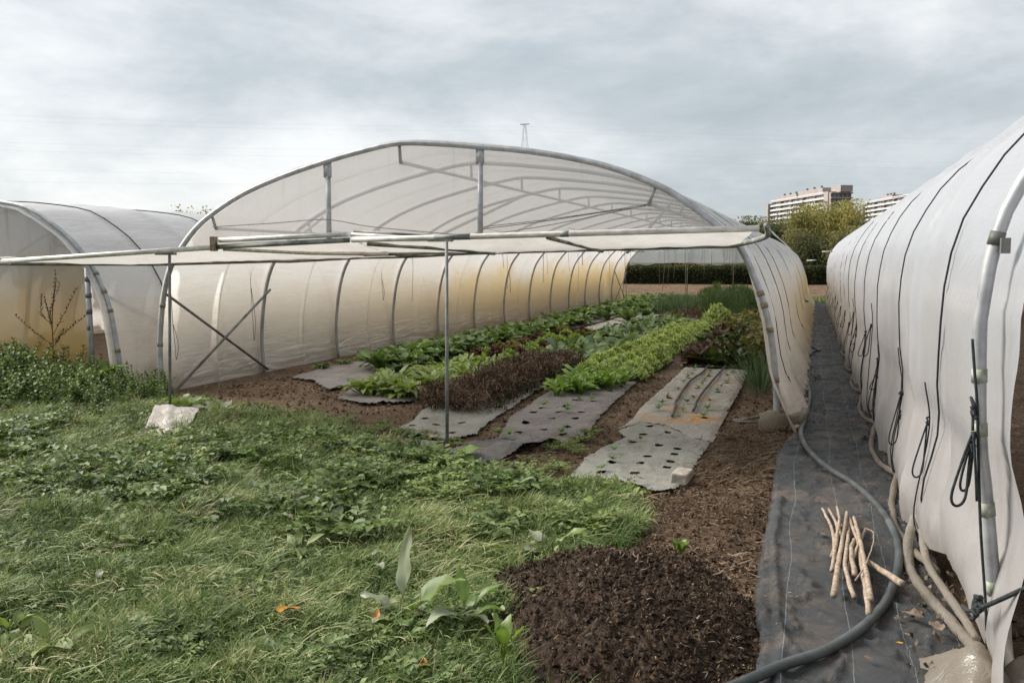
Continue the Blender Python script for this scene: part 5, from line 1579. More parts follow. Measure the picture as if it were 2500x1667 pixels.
# low green cover at the far end of the left row
vm = variants(turnip, (151, 152), "low_greens", M["leaf_turnip"], n=16, h=0.34, W=0.06, curl=1.2)
for i, yy in enumerate(np.arange(23.0, 34.5, 0.75)):
    for xo in (-5.2, -4.7):
        plant("low_greens", vm[rng.integers(2)], xo + YAW * (yy - 12) * 1.5 + rng.normal() * 0.1, yy + rng.normal() * 0.12, "low green vegetable at the left beds' far end, %s from the near side, %s line" % (nth(i), "left" if xo < -5 else "right"), "leafy vegetable", "low greens at the far end", rng.uniform(0.9, 1.3))


# ================================================================== WEEDS AND DOCKS IN THE GRASS
pts = []
while len(pts) < 330:
    x = rng.uniform(-12.8, -6.8); y = rng.uniform(6.3, 8.45)
    w_ = np.clip((-6.9 - x) / 2.0, 0, 1)
    if y < 7.15 + 0.25 * math.sin(x * 2) - 0.25 * w_ and rng.random() > 0.15:
        continue
    pts.append((x, y, rng.uniform(0.65, 1.15) * (0.45 + 0.55 * w_)))
plant_mass("nettle_bank", [nettle(q) for q in (201, 202, 203, 204)], pts, M["weed_dark"], "dense bank of dark green nettles growing in front of the left tunnel door", "nettles")
WEEDC = [(-5.4, 5.2, 1.1, 0.45), (-4.3, 5.9, 0.8, 0.4), (-3.1, 6.1, 0.55, 0.35), (-6.6, 6.2, 0.9, 0.5), (-4.0, 4.7, 0.8, 0.35), (-2.9, 5.5, 0.7, 0.45), (-2.1, 5.6, 0.5, 0.3), (-5.6, 6.6, 0.6, 0.35), (-1.35, 3.15, 0.35, 0.28), (-1.75, 2.95, 0.35, 0.3), (-2.3, 2.9, 0.3, 0.2), (-7.3, 5.4, 0.8, 0.5), (-3.4, 3.9, 0.5, 0.2), (-4.8, 3.7, 0.8, 0.3), (-3.0, 4.6, 0.6, 0.3), (-2.2, 4.4, 0.4, 0.3), (-5.9, 4.4, 0.8, 0.35), (-1.6, 4.9, 0.4, 0.3)]
dk, md = [], []
for cx, cy, sx, sy in WEEDC:
    for k in range(int(10 * sx / 0.5)):
        (dk if rng.random() < 0.6 else md).append((cx + rng.normal() * sx * 0.6, cy + rng.normal() * sy * 0.95, rng.uniform(0.5, 1.15) * (1.6 if cy > 4.4 else 1.0)))
for k in range(240):
    x, y = rng.uniform(-4.4, -2.2), rng.uniform(6.4, 8.0)
    if y < 6.9 + 0.35 * (-x - 3) or y > 7.1 + 0.55 * (-x - 3):
        continue
    md.append((x, y, rng.uniform(0.3, 0.7)))
ros = []
while len(ros) < 120:
    x = rng.uniform(-8.5, -1.0); y = rng.uniform(2.6, 7.8)
    if math.hypot(x + 5.8, (y - 6.4) * 0.8) < 0.75 or (x > -2.6 and y > 5.75):
        continue
    if inpoly(np.array([x]), np.array([y]), GRASS)[0] and rng.random() < 0.35 + 0.12 * (y - 3):
        ros.append((x, y, rng.uniform(0.3, 0.65)))
dk = [q for q in dk if math.hypot(q[0] + 5.8, (q[1] - 6.4) * 0.8) > 0.7 and not (q[0] > -2.3 and q[1] > 5.8)]
md = [q for q in md if math.hypot(q[0] + 5.8, (q[1] - 6.4) * 0.8) > 0.7 and not (q[0] > -2.3 and q[1] > 5.8)]
plant_mass("broadleaf_weeds", [spinach(q, 9) for q in (221, 222, 223)], ros, M["weed_mid"], "broad leaved weed rosettes dotted through the grass", "weeds")
plant_mass("dark_weeds", [thistle(q) for q in (211, 212, 213, 214)], dk, M["weed_dark"], "dark ferny weeds clumped through the mown grass", "weeds")
plant_mass("green_weeds", [thistle(q, 14, 0.18) for q in (215, 216)], md, M["weed_mid"], "lighter ferny weeds in the grass and along its soil edge", "weeds")
vm_m = variants(thistle, (215, 216), "gap_weed", M["weed_mid"], n=14, L0=0.18)
for (x, y, s) in ((-2.02, 7.0, 0.9), (-1.92, 7.15, 0.8), (-1.85, 7.4, 0.9), (-1.88, 7.75, 0.8), (-1.95, 6.6, 0.5), (-1.78, 6.3, 0.9), (-1.95, 6.05, 0.9), (-2.25, 6.3, 0.6), (-2.12, 6.55, 0.5), (-1.8, 6.95, 0.7), (-1.9, 6.2, 0.7)):
    plant("gap_weed", vm_m[rng.integers(2)], x, y, "green weed growing on the soil between two mulch fabrics", "weed", "weeds between the mulch fabrics", s)
for (x, y, s) in ((0.69, 3.60, 0.6), (0.66, 3.72, 0.5), (0.72, 6.1, 0.45), (0.70, 5.95, 0.4)):
    plant("gap_weed", vm_m[rng.integers(2)], x, y, "small weed tuft at the foot of the right tunnel film", "weed", "weed tufts by the right tunnel film", s)


def dock(x, y, label, leaves, s=1.0, seed=0):
    r_ = np.random.default_rng(seed)
    t = thing("dock_plant", label, "dock plant", (x, y, 0.0))
    for (az, Ln, W, pitch, curl, mat) in leaves:
        b = MB()
        leaf(b, (r_.normal() * 0.01, r_.normal() * 0.01, 0.02), az, Ln * s, W * s, pitch, curl, 0.18, 0.20, 12, 0.78, 0.38, r_.uniform(0.4, 0.7), r_, 5, roll=r_.normal() * 0.15)
        b.tube([(0, 0, 0.0), (0.3 * Ln * s * math.cos(az) * math.cos(pitch), 0.3 * Ln * s * math.sin(az) * math.cos(pitch), 0.02 + 0.28 * Ln * s * math.sin(pitch))], 0.004 * s, 5, False, 0.8)
        b.obj("leaf", M[mat], t, True)
    return t


dock(-1.66, 3.33, "large dock plant with one upright pale leaf in the front grass", [
    (1.2, 0.42, 0.046, 1.46, 0.12, "dock_pale"), (0.15, 0.38, 0.075, 1.0, 0.9, "dock"), (3.3, 0.22, 0.040, 1.1, 1.3, "dock_pale"), (5.4, 0.20, 0.042, 0.7, 0.9, "dock"), (4.3, 0.18, 0.036, 0.7, 0.9, "dock_pale"), (0.6, 0.20, 0.04, 0.5, 0.6, "dock_pale"), (2.4, 0.18, 0.04, 0.6, 0.9, "dock")], 1.0, 1)
dock(-1.38, 3.42, "dock plant with drooping leaves at the left edge of the compost heap", [
    (0.9, 0.26, 0.036, 1.1, 1.2, "dock"), (4.3, 0.30, 0.045, 0.9, 1.7, "dock_pale"), (0.0, 0.22, 0.045, 0.9, 1.2, "dock"), (2.2, 0.26, 0.030, 1.25, 0.5, "dock"), (5.6, 0.24, 0.045, 0.8, 1.2, "dock_pale"), (3.4, 0.20, 0.04, 0.7, 1.1, "dock"), (1.6, 0.18, 0.03, 0.8, 0.9, "dock")], 1.0, 2)
dock(-8.6, 7.3, "pale dock at the far left edge of the grass below the nettles", [(i * 1.1, 0.32, 0.06, 0.9 + 0.1 * i, 0.7, "dock") for i in range(6)], 1.0, 3)
dock(-9.3, 8.0, "bright dock rosette in the nettles below the dead seed stalk", [(i * 1.05, 0.42, 0.085, 1.15, 0.6, "dock") for i in range(6)], 1.2, 4)
dock(-8.05, 8.2, "broad dock in front of the left tunnel's door gap", [(i * 1.0, 0.46, 0.10, 1.05, 0.7, "dock") for i in range(7)], 1.1, 5)
dock(-6.15, 7.45, "yellow green dock beside the left prop pole", [(i * 1.05 + 0.3, 0.32, 0.07, 0.95, 1.2, "dock") for i in range(6)], 1.0, 6)
dock(-5.65, 7.35, "greyish dock with turned leaves right of the white rag", [(i * 1.05 + 0.7, 0.30, 0.055, 0.8, 0.9, "dock_pale" if i % 2 else "dock") for i in range(6)], 1.0, 7)
dock(-7.2, 4.85, "light green dock at the left edge of the frame in mid grass", [(i * 1.1, 0.30, 0.07, 0.7, 0.7, "dock") for i in range(5)], 0.9, 8)
dock(-2.72, 6.35, "single broad dock leaf clump at the foot of the centre prop pole", [(0.2, 0.30, 0.09, 0.5, 0.5, "dock"), (2.8, 0.24, 0.06, 0.7, 0.8, "dock"), (4.4, 0.22, 0.05, 0.6, 0.7, "dock_pale")], 1.0, 9)
dock(-1.3, 4.45, "small dock with slim leaves behind the compost heap in the grass", [(0.3, 0.26, 0.035, 0.8, 0.6, "dock"), (2.5, 0.22, 0.04, 0.6, 0.6, "dock_pale"), (4.2, 0.22, 0.04, 0.5, 0.8, "dock_pale")], 1.0, 10)
dock(-2.5, 6.02, "leafy dock beside the folded dark mulch fabric", [(i * 1.2, 0.22, 0.06, 0.7, 0.7, "dock") for i in range(5)], 0.9, 11)
dock(-7.4, 8.15, "big leafy dock right of the door gap under the tunnel wall", [(i * 1.05, 0.40, 0.075, 0.55, 0.9, "dock_pale" if i == 2 else "dock") for i in range(6)], 1.0, 12)
for k, (x, y, lab) in enumerate(((-1.05, 2.98, "bright green young weed growing on the lower left of the compost heap"), (-0.62, 4.62, "yellow green sprout standing behind the compost heap"))):
    t = dock(x, y, lab, [(i * 1.3, 0.16 if k == 0 else 0.10, 0.03, 1.25, 0.4, "dock") for i in range(5)], 1.0, 13 + k)
    if k == 0:
        t.location.z = 0.10

# dead seed stalk
t = thing("dead_dock_stalk", "dead brown branching seed stalk rising before the left tunnel door", "seed stalk", (-8.62, 8.1, 0.05))
b = MB()
b.tube(smooth_line([(0, 0, 0), (0.02, 0, 0.5), (0.03, 0.0, 0.9), (0.12, 0, 1.35)], 4), 0.006, 5)
b.obj("stem", M["dead_stalk"], t, True)
b = MB(); r_ = np.random.default_rng(5)
for (z0, dx, dz) in ((0.55, -0.42, 0.34), (0.60, 0.55, 0.32), (0.72, -0.20, 0.38), (0.78, 0.20, 0.50), (0.88, 0.10, 0.55), (0.66, 0.33, 0.55), (0.52, 0.24, 0.22), (0.8, -0.10, 0.35)):
    L = smooth_line([(0.02, 0, z0), (dx * 0.4, r_.normal() * 0.05, z0 + dz * 0.35), (dx, r_.normal() * 0.08, z0 + dz)], 8)
    b.tube(L, np.linspace(0.004, 0.002, len(L)), 4)
    for p in L[5:]:
        for q in range(3):
            leaf(b, p, r_.uniform(0, 6.28), r_.uniform(0.02, 0.05), 0.008, r_.uniform(0.2, 1.4), 0.3, 0.4, 0.3, 2, 1.0, 0.0, 0.5, r_, 3)
b.obj("seed_branch", M["dead_stalk"], t, True)

# flowers and fallen leaves
M["yellow"] = simple_mat("yellow_petal", (0.55, 0.36, 0.02), (0.75, 0.52, 0.03), 30, 0.6)
M["white_petal"] = simple_mat("white_petal", (0.60, 0.58, 0.55), (0.75, 0.73, 0.70), 30, 0.6)
M["orange_leaf"] = simple_mat("orange_leaf", (0.28, 0.10, 0.012), (0.52, 0.26, 0.03), 25, 0.5, 0.35, 0, 0.2)
M["brown_leaf"] = simple_mat("dry_brown_leaf", (0.085, 0.060, 0.042), (0.20, 0.15, 0.11), 25, 0.7, 0.2, 0, 0.3)


def flower(x, y, h, mat, label, cat="flower", group=None):
    t = thing("dandelion" if mat == "yellow" else "daisy", label, cat, (x, y, 0), group)
    b = MB(); b.tube([(0, 0, 0), (0.01, 0, h)], 0.0025, 4); b.obj("stem", M["weed_mid"], t)
    b = MB()
    for i in range(14):
        leaf(b, (0.01, 0, h), i * 0.45, 0.022, 0.005, 0.35 + 0.4 * (i % 2), 0.3, 0.1, 0, 2, 1, 0, 0.5, rng, 3)
    b.obj("petal_head", M[mat], t)


FL = [(-7.79, 7.55, 0.16, "yellow", "yellow dandelion flower below the nettles near the door gap"), (-7.52, 6.52, 0.12, "yellow", "yellow flower at the far left in the mid grass"), (-4.74, 5.58, 0.15, "yellow", "yellow flower in the dark weeds below the white rag"),
      (-8.16, 7.23, 0.15, "yellow", "pale yellow flower at the left foot of the nettle bank"), (-2.95, 6.55, 0.14, "yellow", "yellow dandelion just left of the centre prop foot"), (-6.9, 6.4, 0.12, "yellow", "orange yellow flower in the grass below the left tunnel corner"),
      (-6.95, 7.2, 0.14, "white_petal", "white daisy left of the left prop pole"), (-7.58, 8.45, 0.28, "white_petal", "white fluffy flower at the foot of the open tunnel's left hoop"), (-6.6, 6.75, 0.13, "white_petal", "small white flower left of the white rag"),
      (-7.7, 6.9, 0.12, "white_petal", "white flower low in the far left grass")]
for x, y, h, mt, lab in FL:
    flower(x, y, h, mt, lab)
for (x, y, z, s, mt, lab) in ((-2.15, 3.13, 0.085, 0.11, "orange_leaf", "bright orange fallen leaf in the front grass"), (-1.40, 2.93, 0.07, 0.09, "orange_leaf", "orange fallen leaf at the bottom edge below the big dock"), (-1.72, 3.22, 0.04, 0.08, "orange_leaf", "rusty upright leaf at the base of the big dock"),
                              (0.441, 3.82, 0.055, 0.035, "brown_leaf", "small tan leaf on the black fabric near the right tunnel foot"), (0.405, 3.736, 0.055, 0.03, "orange_leaf", "tiny orange leaf on the black fabric in front of the hose"), (0.476, 4.60, 0.055, 0.022, "yellow", "tiny yellow leaf on the fabric right of the sticks"),
                              (0.275, 3.527, 0.055, 0.045, "brown_leaf", "tan leaf on the fabric at the bottom edge"), (0.51, 4.0, 0.07, 0.10, "brown_leaf", "large crumpled dry leaf beside the rolled hem"), (0.56, 3.85, 0.08, 0.10, "brown_leaf", "curled dry leaf below the rolled hem"),
                              (0.322, 6.23, 0.06, 0.06, "brown_leaf", "dry leaf by the hose at the middle of the path"), (0.138, 6.79, 0.055, 0.05, "brown_leaf", "dry leaf left of the hose on the path"), (0.082, 5.15, 0.055, 0.06, "brown_leaf", "muddy leaf left of the stick pile"), (0.53, 8.2, 0.055, 0.09, "brown_leaf", "dry leaf tuft against the right tunnel on the path"),
                              (0.55, 6.0, 0.05, 0.07, "brown_leaf", "dry leaf under the right film by the weed tuft"), (0.11, 9.2, 0.055, 0.07, "brown_leaf", "dry leaf on the path beside the film wrapped foot")):
    b = MB()
    leaf(b, (0, 0, 0), rng.uniform(0, 6.28), s, s * 0.28, 0.15 if lab[:5] != "rusty" else 1.2, 0.6, 0.35, 0.25, 6, 0.9, 0.0, 0.5, rng, 5)
    b.V = [v + np.array([x, y, z]) for v in b.V]
    tag(b.obj("fallen_leaf", M[mt], None, True), lab, "leaf")
for k, (x, y, rz_) in enumerate(((-3.55, 4.6, 0.4), (-2.95, 4.35, 0.1), (-4.65, 4.35, 0.8), (-6.0, 3.7, 0.3), (-2.1, 3.9, 1.2), (-1.95, 3.75, 2.4), (-2.3, 4.15, 0.7), (-5.2, 4.0, 2.0), (-7.6, 6.25, 0.2), (-3.2, 3.2, 1.8), (-3.9, 3.2, 0.2))):
    b = MB()
    leaf(b, (x, y, 0.09), rz_, 0.10, 0.022, 0.3, 1.2, 0.35, 0.3, 6, 0.9, 0.1, 0.6, rng, 5)
    tag(b.obj("pale_leaf", M["dock_pale"], None, True), "wilted pale grey green leaf lying on the mown grass", "leaf", "wilted pale leaves on the grass")

# ================================================================== GRASS, LITTER (uncountable)
def grass_mat(name, stops, rough=0.5, spec=0.2):
    m, nt, out = new_mat(name)
    at = nd(nt, "ShaderNodeAttribute", attribute_name="tint")
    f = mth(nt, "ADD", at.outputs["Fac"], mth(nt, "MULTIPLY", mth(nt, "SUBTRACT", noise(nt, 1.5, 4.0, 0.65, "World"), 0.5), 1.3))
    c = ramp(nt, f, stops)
    p = nd(nt, "ShaderNodeBsdfPrincipled", Roughness=rough)
    p.inputs["Specular IOR Level"].default_value = spec
    nt.links.new(c, p.inputs["Base Color"])
    t = nd(nt, "ShaderNodeBsdfTranslucent")
    nt.links.new(c, t.inputs[0])
    mx = nd(nt, "ShaderNodeMixShader", Fac=0.3)
    nt.links.new(p.outputs[0], mx.inputs[1]); nt.links.new(t.outputs[0], mx.inputs[2])
    nt.links.new(mx.outputs[0], out.inputs[0])
    return m


def blades(xy, z0, Ln, Wd, az, pitch, curl, tint):
    """ribbons of three joints each: vectorised"""
    n = len(xy)
    s = np.array([0, 0.38, 0.72, 1.0]); wv = np.array([1.0, 0.85, 0.55, 0.0])
    ang = pitch[:, None] - curl[:, None] * s[None]
    dr = np.cos(ang) * Ln[:, None]; dz = np.sin(ang) * Ln[:, None]
    ds = np.diff(s)
    r = np.concatenate([np.zeros((n, 1)), np.cumsum(dr[:, :-1] * ds, 1)], 1)
    z = np.concatenate([np.zeros((n, 1)), np.cumsum(dz[:, :-1] * ds, 1)], 1)
    cx = xy[:, :1] + r * np.cos(az)[:, None]; cy = xy[:, 1:] + r * np.sin(az)[:, None]
    cz = np.maximum(z0[:, None] + z, 0.004)
    px = -np.sin(az)[:, None] * Wd[:, None] * wv[None]; py2 = np.cos(az)[:, None] * Wd[:, None] * wv[None]
    L = np.stack([cx - px, cy - py2, cz], -1); Rr = np.stack([cx + px, cy + py2, cz + 0.0015], -1)
    V = np.concatenate([L[:, :3], Rr[:, :3], L[:, 3:]], 1).reshape(-1, 3)
    o = (np.arange(n) * 7)[:, None]
    q = np.concatenate([o + np.array([0, 3, 4, 1]), o + np.array([1, 4, 5, 2])])
    t3 = o + np.array([2, 5, 6])
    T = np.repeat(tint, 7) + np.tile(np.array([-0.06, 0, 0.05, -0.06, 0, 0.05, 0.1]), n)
    return V, q, t3, T


def scatter(n, x0, x1, y0, y1, keep):
    xy = np.stack([rng.uniform(x0, x1, n), rng.uniform(y0, y1, n)], 1)
    return xy[keep(xy[:, 0], xy[:, 1])]


def gmask(x, y):
    d_ = polydist(x, y, GRASS); i_ = inpoly(x, y, GRASS)
    sd = np.where(i_, d_, -d_) + 0.20 * fbm(x * 2.2, y * 2.2, 3)
    return (sd > -0.02 + 0.1 * rng.random(len(x)))


def in_view(x, y):
    # generous wedge round what the place shows, wider than the frame
    return (np.abs(np.arctan2(x, y) + R(18.8)) < R(42))


xy = np.concatenate([scatter(210000, -4.6, -0.7, 2.3, 5.2, lambda x, y: gmask(x, y) & in_view(x, y)),
                     scatter(130000, -8.5, -0.7, 4.6, 7.4, lambda x, y: gmask(x, y) & in_view(x, y)),
                     scatter(60000, -12.5, -3.0, 6.6, 8.9, lambda x, y: gmask(x, y) & in_view(x, y))])
n = len(xy)
flow = 3.2 * fbm(xy[:, 0] * 0.9 + 11, xy[:, 1] * 0.9, 3)
tuft = fbm(xy[:, 0] * 2.1 + 5, xy[:, 1] * 2.1 + 5, 3)
lie = np.clip(0.5 + 0.9 * fbm(xy[:, 0] * 1.1 - 8, xy[:, 1] * 1.1 + 3, 3), 0, 1)
az = flow * lie + rng.normal(size=n) * (3.0 - 0.9 * lie) + 0.6
Ln = (0.085 + 0.085 * tuft + 0.05 * np.clip(xy[:, 1] - 5.5, 0, 1.5) * np.clip(fbm(xy[:, 0] * 1.5, xy[:, 1] * 1.5, 2) + 0.4, 0, 1)) * rng.uniform(0.6, 1.5, n)
Ln = np.maximum(Ln, 0.03)
pitch = np.clip(rng.normal(0.95, 0.30, n) - 0.35 * lie, 0.1, 1.5)
curl = rng.uniform(0.4, 2.2, n)
Wd = rng.uniform(0.0014, 0.0042, n) * (1 + 0.10 * np.clip(xy[:, 1] - 3.5, 0, 4))
tint = np.clip(rng.beta(2.0, 2.4, n) + 0.20 * tuft, 0, 1.2)
hum = np.clip(0.05 * fbm(xy[:, 0] * 2.1 + 5, xy[:, 1] * 2.1 + 5, 3), 0, 0.06)
V, q, t3, T = blades(xy, hum, Ln, Wd, az, pitch, curl, tint)
GR = grass_mat("meadow_grass", [(0.05, (0.048, 0.078, 0.020)), (0.32, (0.115, 0.178, 0.048)), (0.60, (0.205, 0.275, 0.090)), (0.86, (0.345, 0.375, 0.16)), (1.05, (0.54, 0.46, 0.26))])
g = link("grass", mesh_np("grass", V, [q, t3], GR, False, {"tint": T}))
tag(g, "matted mown grass covering the left foreground", "grass", None, "stuff")

# long loose clippings lying on top
xy = scatter(26000, -8.0, -0.9, 2.4, 7.8, lambda x, y: gmask(x, y) & in_view(x, y) & (fbm(x * 1.3 + 2, y * 1.3, 2) > -0.05))
n = len(xy)
V, q, t3, T = blades(xy, rng.uniform(0.02, 0.07, n), rng.uniform(0.06, 0.20, n), rng.uniform(0.0012, 0.0026, n), 2.5 * fbm(xy[:, 0] * 0.8, xy[:, 1] * 0.8, 2) + rng.normal(size=n) * 0.8, rng.normal(0.25, 0.25, n), rng.uniform(0.2, 0.9, n), np.clip(rng.beta(2.5, 1.6, n) + 0.1, 0, 1.2))
g = link("grass_clippings", mesh_np("grass_clippings", V, [q, t3], GR, False, {"tint": T}))
tag(g, "pale loose grass clippings lying over the mown grass", "clippings", None, "stuff")

tc = scatter(420, -7.5, -0.9, 2.6, 7.9, lambda x, y: gmask(x, y) & in_view(x, y) & ((y > 5.3) | (rng.random(len(x)) < 0.35)))
tc = np.concatenate([tc, np.array([(-1.38, 3.75), (-1.33, 3.95), (-1.40, 4.15), (-1.24, 3.5), (-1.12, 3.25), (-1.28, 4.35), (-1.05, 4.52), (-0.95, 4.6), (-1.3, 3.62), (-1.05, 3.05), (-0.98, 2.92), (-0.8, 2.86), (-1.2, 3.38)])])
xy = np.repeat(tc, 46, 0) + rng.normal(size=(len(tc) * 46, 2)) * 0.035
n = len(xy)
hh_ = np.repeat(rng.uniform(0.10, 0.24, len(tc)), 46)
V, q, t3, T = blades(xy, np.zeros(n), hh_ * rng.uniform(0.6, 1.2, n), rng.uniform(0.0016, 0.0034, n), rng.uniform(0, 6.28, n), rng.uniform(0.8, 1.5, n), rng.uniform(0.3, 1.8, n), np.clip(np.repeat(rng.uniform(0.1, 0.6, len(tc)), 46) + rng.normal(size=n) * 0.15, 0, 1.1))
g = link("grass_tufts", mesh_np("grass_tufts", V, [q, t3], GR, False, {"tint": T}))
tag(g, "taller green tufts standing out of the mown grass", "grass", None, "stuff")

# clover and creeping herbs between the blades
def leaflets(xy, z, size, r_, tilt=0.5):
    n = len(xy)
    a = r_.uniform(0, 6.28, n); t1 = r_.normal(0, tilt, n); t2 = r_.normal(0, tilt, n)
    base = np.array([[-0.5, 0, 0], [0, -0.42, 0.06], [0.55, 0, -0.05], [0, 0.42, 0.06]])
    P_ = base[None] * size[:, None, None]
    P_[..., 2] += P_[..., 0] * t1[:, None] + P_[..., 1] * t2[:, None]
    ca, sa = np.cos(a)[:, None], np.sin(a)[:, None]
    V = np.stack([P_[..., 0] * ca - P_[..., 1] * sa + xy[:, :1], P_[..., 0] * sa + P_[..., 1] * ca + xy[:, 1:], P_[..., 2] + z[:, None]], -1)
    V[..., 2] = np.maximum(V[..., 2], 0.004)
    F = (np.arange(n) * 4)[:, None] + np.arange(4)
    return V.reshape(-1, 3), F


def clov(x, y):
    k = fbm(x * 1.4 - 3, y * 1.4 + 9, 3) + 0.22 * np.clip(y - 5.2, -1, 1)
    return gmask(x, y) & in_view(x, y) & (k + 0.25 * rng.normal(size=len(x)) > 0.06)


xy = scatter(150000, -10.5, -0.8, 2.4, 8.4, clov)
n = len(xy)
sz = rng.uniform(0.010, 0.040, n) * (1 + 0.06 * np.clip(xy[:, 1] - 3, 0, 5))
V, F = leaflets(xy, rng.uniform(0.02, 0.085, n), sz, rng)
g = link("clover", mesh_np("clover", V, F, grass_mat("clover_leaf", [(0.05, (0.045, 0.068, 0.018)), (0.5, (0.120, 0.165, 0.045)), (0.85, (0.225, 0.275, 0.090)), (1.0, (0.32, 0.34, 0.16))], 0.5, 0.25), False, {"tint": np.repeat(rng.beta(2, 2.2, n), 4)}))
tag(g, "clover and creeping weeds growing through the grass", "ground cover", None, "stuff")

# straw and wood chips on bare soil
def bare(x, y):
    ok = ~inpoly(x, y, GRASS) & ~inpoly(x, y, HP)
    onpath = (x > np.interp(y, [p[0] for p in PL], [p[1] for p in PL]) - 0.01) & (x < 0.72)
    return ok & ~onpath & in_view(x, y)


xy = np.concatenate([scatter(60000, -7.2, 0.0, 4.3, 13.0, bare), scatter(26000, -1.3, 0.0, 2.4, 8.6, bare), scatter(4000, 0.8, 2.2, 2.0, 8.0, lambda x, y: x > 0.8)])
n = len(xy)
dens = fbm(xy[:, 0] * 1.5 + 3, xy[:, 1] * 1.5, 3)
k = dens + 0.3 * rng.normal(size=n) > -0.05
xy = xy[k]; n = len(xy)
V, q, t3, T = blades(xy, rng.uniform(0.004, 0.02, n), rng.uniform(0.010, 0.05, n) * np.where(rng.random(n) < 0.08, 2.5, 1.0), rng.uniform(0.001, 0.005, n), rng.uniform(0, 6.28, n), rng.normal(0.15, 0.2, n), rng.uniform(-0.1, 0.6, n), rng.beta(1.5, 2.6, n))
g = link("straw_and_chips", mesh_np("straw_and_chips", V, [q, t3], grass_mat("straw_chip", [(0.0, (0.050, 0.033, 0.021)), (0.35, (0.130, 0.088, 0.057)), (0.7, (0.27, 0.195, 0.130)), (1.0, (0.42, 0.33, 0.23))], 0.7, 0.2), False, {"tint": T}))
tag(g, "straw and wood chips scattered over the bare soil", "litter", None, "stuff")
xy = np.concatenate([scatter(16000, -7.0, 0.0, 4.3, 12.0, bare), scatter(5000, -1.2, -0.1, 3.0, 8.5, bare), scatter(1500, 0.8, 2.0, 2.0, 7.0, lambda x, y: x > 0.8)])
V, F = clods(len(xy), xy, np.zeros(len(xy)) - 0.004, 0.004, 0.032, rng)
g = link("soil_clods", mesh_np("soil_clods", V, F, M["ground"], False, {"grass": np.zeros(len(V)), "chips": np.zeros(len(V))}))
tag(g, "crumbs and clods of brown soil lying on the beds", "soil", None, "stuff")
hp_xy = np.stack([rng.uniform(-1.45, -0.15, 6000), rng.uniform(2.75, 4.7, 6000)], 1)
hp_xy = hp_xy[inpoly(hp_xy[:, 0], hp_xy[:, 1], HP)]
n = len(hp_xy)
V, q, t3, T = blades(hp_xy, heap_z(hp_xy[:, 0], hp_xy[:, 1]) + 0.004, rng.uniform(0.006, 0.035, n), rng.uniform(0.001, 0.0035, n), rng.uniform(0, 6.28, n), rng.normal(0.3, 0.4, n), rng.uniform(-0.1, 0.6, n), rng.beta(1.6, 2.0, n))
g = link("compost_chips", mesh_np("compost_chips", V, [q, t3], bpy.data.materials["straw_chip"], False, {"tint": T}), heap)
g["kind"] = "stuff"
# dirt and chips strewn over the path fabric
xy = scatter(6000, -0.2, 0.70, 2.4, 20, lambda x, y: (fbm(x * 2.2, y * 1.3, 3) > 0.22) | ((x > 0.52) & (rng.random(len(x)) < 0.35)))
n = len(xy)
V, q, t3, T = blades(xy, rng.uniform(0.046, 0.060, n), rng.uniform(0.006, 0.025, n), rng.uniform(0.001, 0.0035, n), rng.uniform(0, 6.28, n), rng.normal(0.1, 0.15, n), rng.uniform(-0.1, 0.3, n), rng.beta(1.5, 2.2, n))
g = link("path_litter", mesh_np("path_litter", V, [q, t3], bpy.data.materials["straw_chip"], False, {"tint": T}))
tag(g, "dry bits and crumbs strewn over the black path fabric", "litter", None, "stuff")
xy = np.concatenate([np.stack([rng.normal(0.66, 0.06, 420), rng.uniform(3.4, 9.5, 420)], 1), np.stack([rng.normal(0.05, 0.09, 160), rng.uniform(8.6, 16, 160)], 1), np.stack([rng.normal(0.56, 0.10, 120), rng.uniform(3.5, 4.6, 120)], 1)])
V, F = leaflets(xy, np.full(len(xy), 0.062), rng.uniform(0.008, 0.028, len(xy)), rng, 0.9)
g = link("leaf_litter", mesh_np("leaf_litter", V, F, M["brown_leaf"], False))
tag(g, "dry brown leaf crumbs gathered along the edges of the path fabric", "leaf litter", None, "stuff")
# loose hay lying right of the mulch fabric, in front of the hoop foot
for k, (cx, cy, sx, sy, nn, lab) in enumerate(((-0.45, 7.2, 0.22, 0.55, 1500, "dry tangled hay on the soil left of the path below the hoop foot"), (-2.12, 6.75, 0.16, 0.35, 700, "brown dry hay between the dark folded fabric and the near fabric"))):
    xy = np.stack([cx + rng.normal(size=nn) * sx, cy + rng.normal(size=nn) * sy], 1)
    xy = xy[xy[:, 0] < -0.24] if k == 0 else xy
    nn = len(xy)
    V, q, t3, T = blades(xy, rng.uniform(0.005, 0.03, nn), rng.uniform(0.05, 0.16, nn), rng.uniform(0.0012, 0.0025, nn), rng.uniform(0, 6.28, nn), rng.normal(0.25, 0.25, nn), rng.uniform(0.1, 1.0, nn), rng.beta(2, 2, nn) * 0.9)
    g = link("hay", mesh_np("hay", V, [q, t3], bpy.data.materials["straw_chip"], False, {"tint": T}))
    tag(g, lab, "hay", None, "stuff")
for k, (x, y, a, lab) in enumerate(((-0.40, 4.55, 0.2, "pale frayed root lying on the soil behind the compost heap"), (-0.30, 4.05, 2.6, "pale bent root at the right flank of the compost heap"), (-0.70, 3.85, 1.5, "thin white root scrap on top of the compost heap"), (-0.62, 4.75, -0.2, "pale fibrous root behind the heap near the grass corner"))):
    z = 0.03 if k != 2 else 0.24
    z = z + (0.10 if k == 1 else 0)
    b = MB(); L = [(x, y, z)]
    for i in range(6):
        L.append((L[-1][0] + 0.022 * math.cos(a + rng.normal() * 0.7), L[-1][1] + 0.022 * math.sin(a + rng.normal() * 0.7), z + 0.012 * rng.normal()))
    b.tube(smooth_line(L, 4), 0.006 if k != 2 else 0.004, 5)
    tag(b.obj("root_scrap", M["brown_leaf"], None, True), lab, "root")

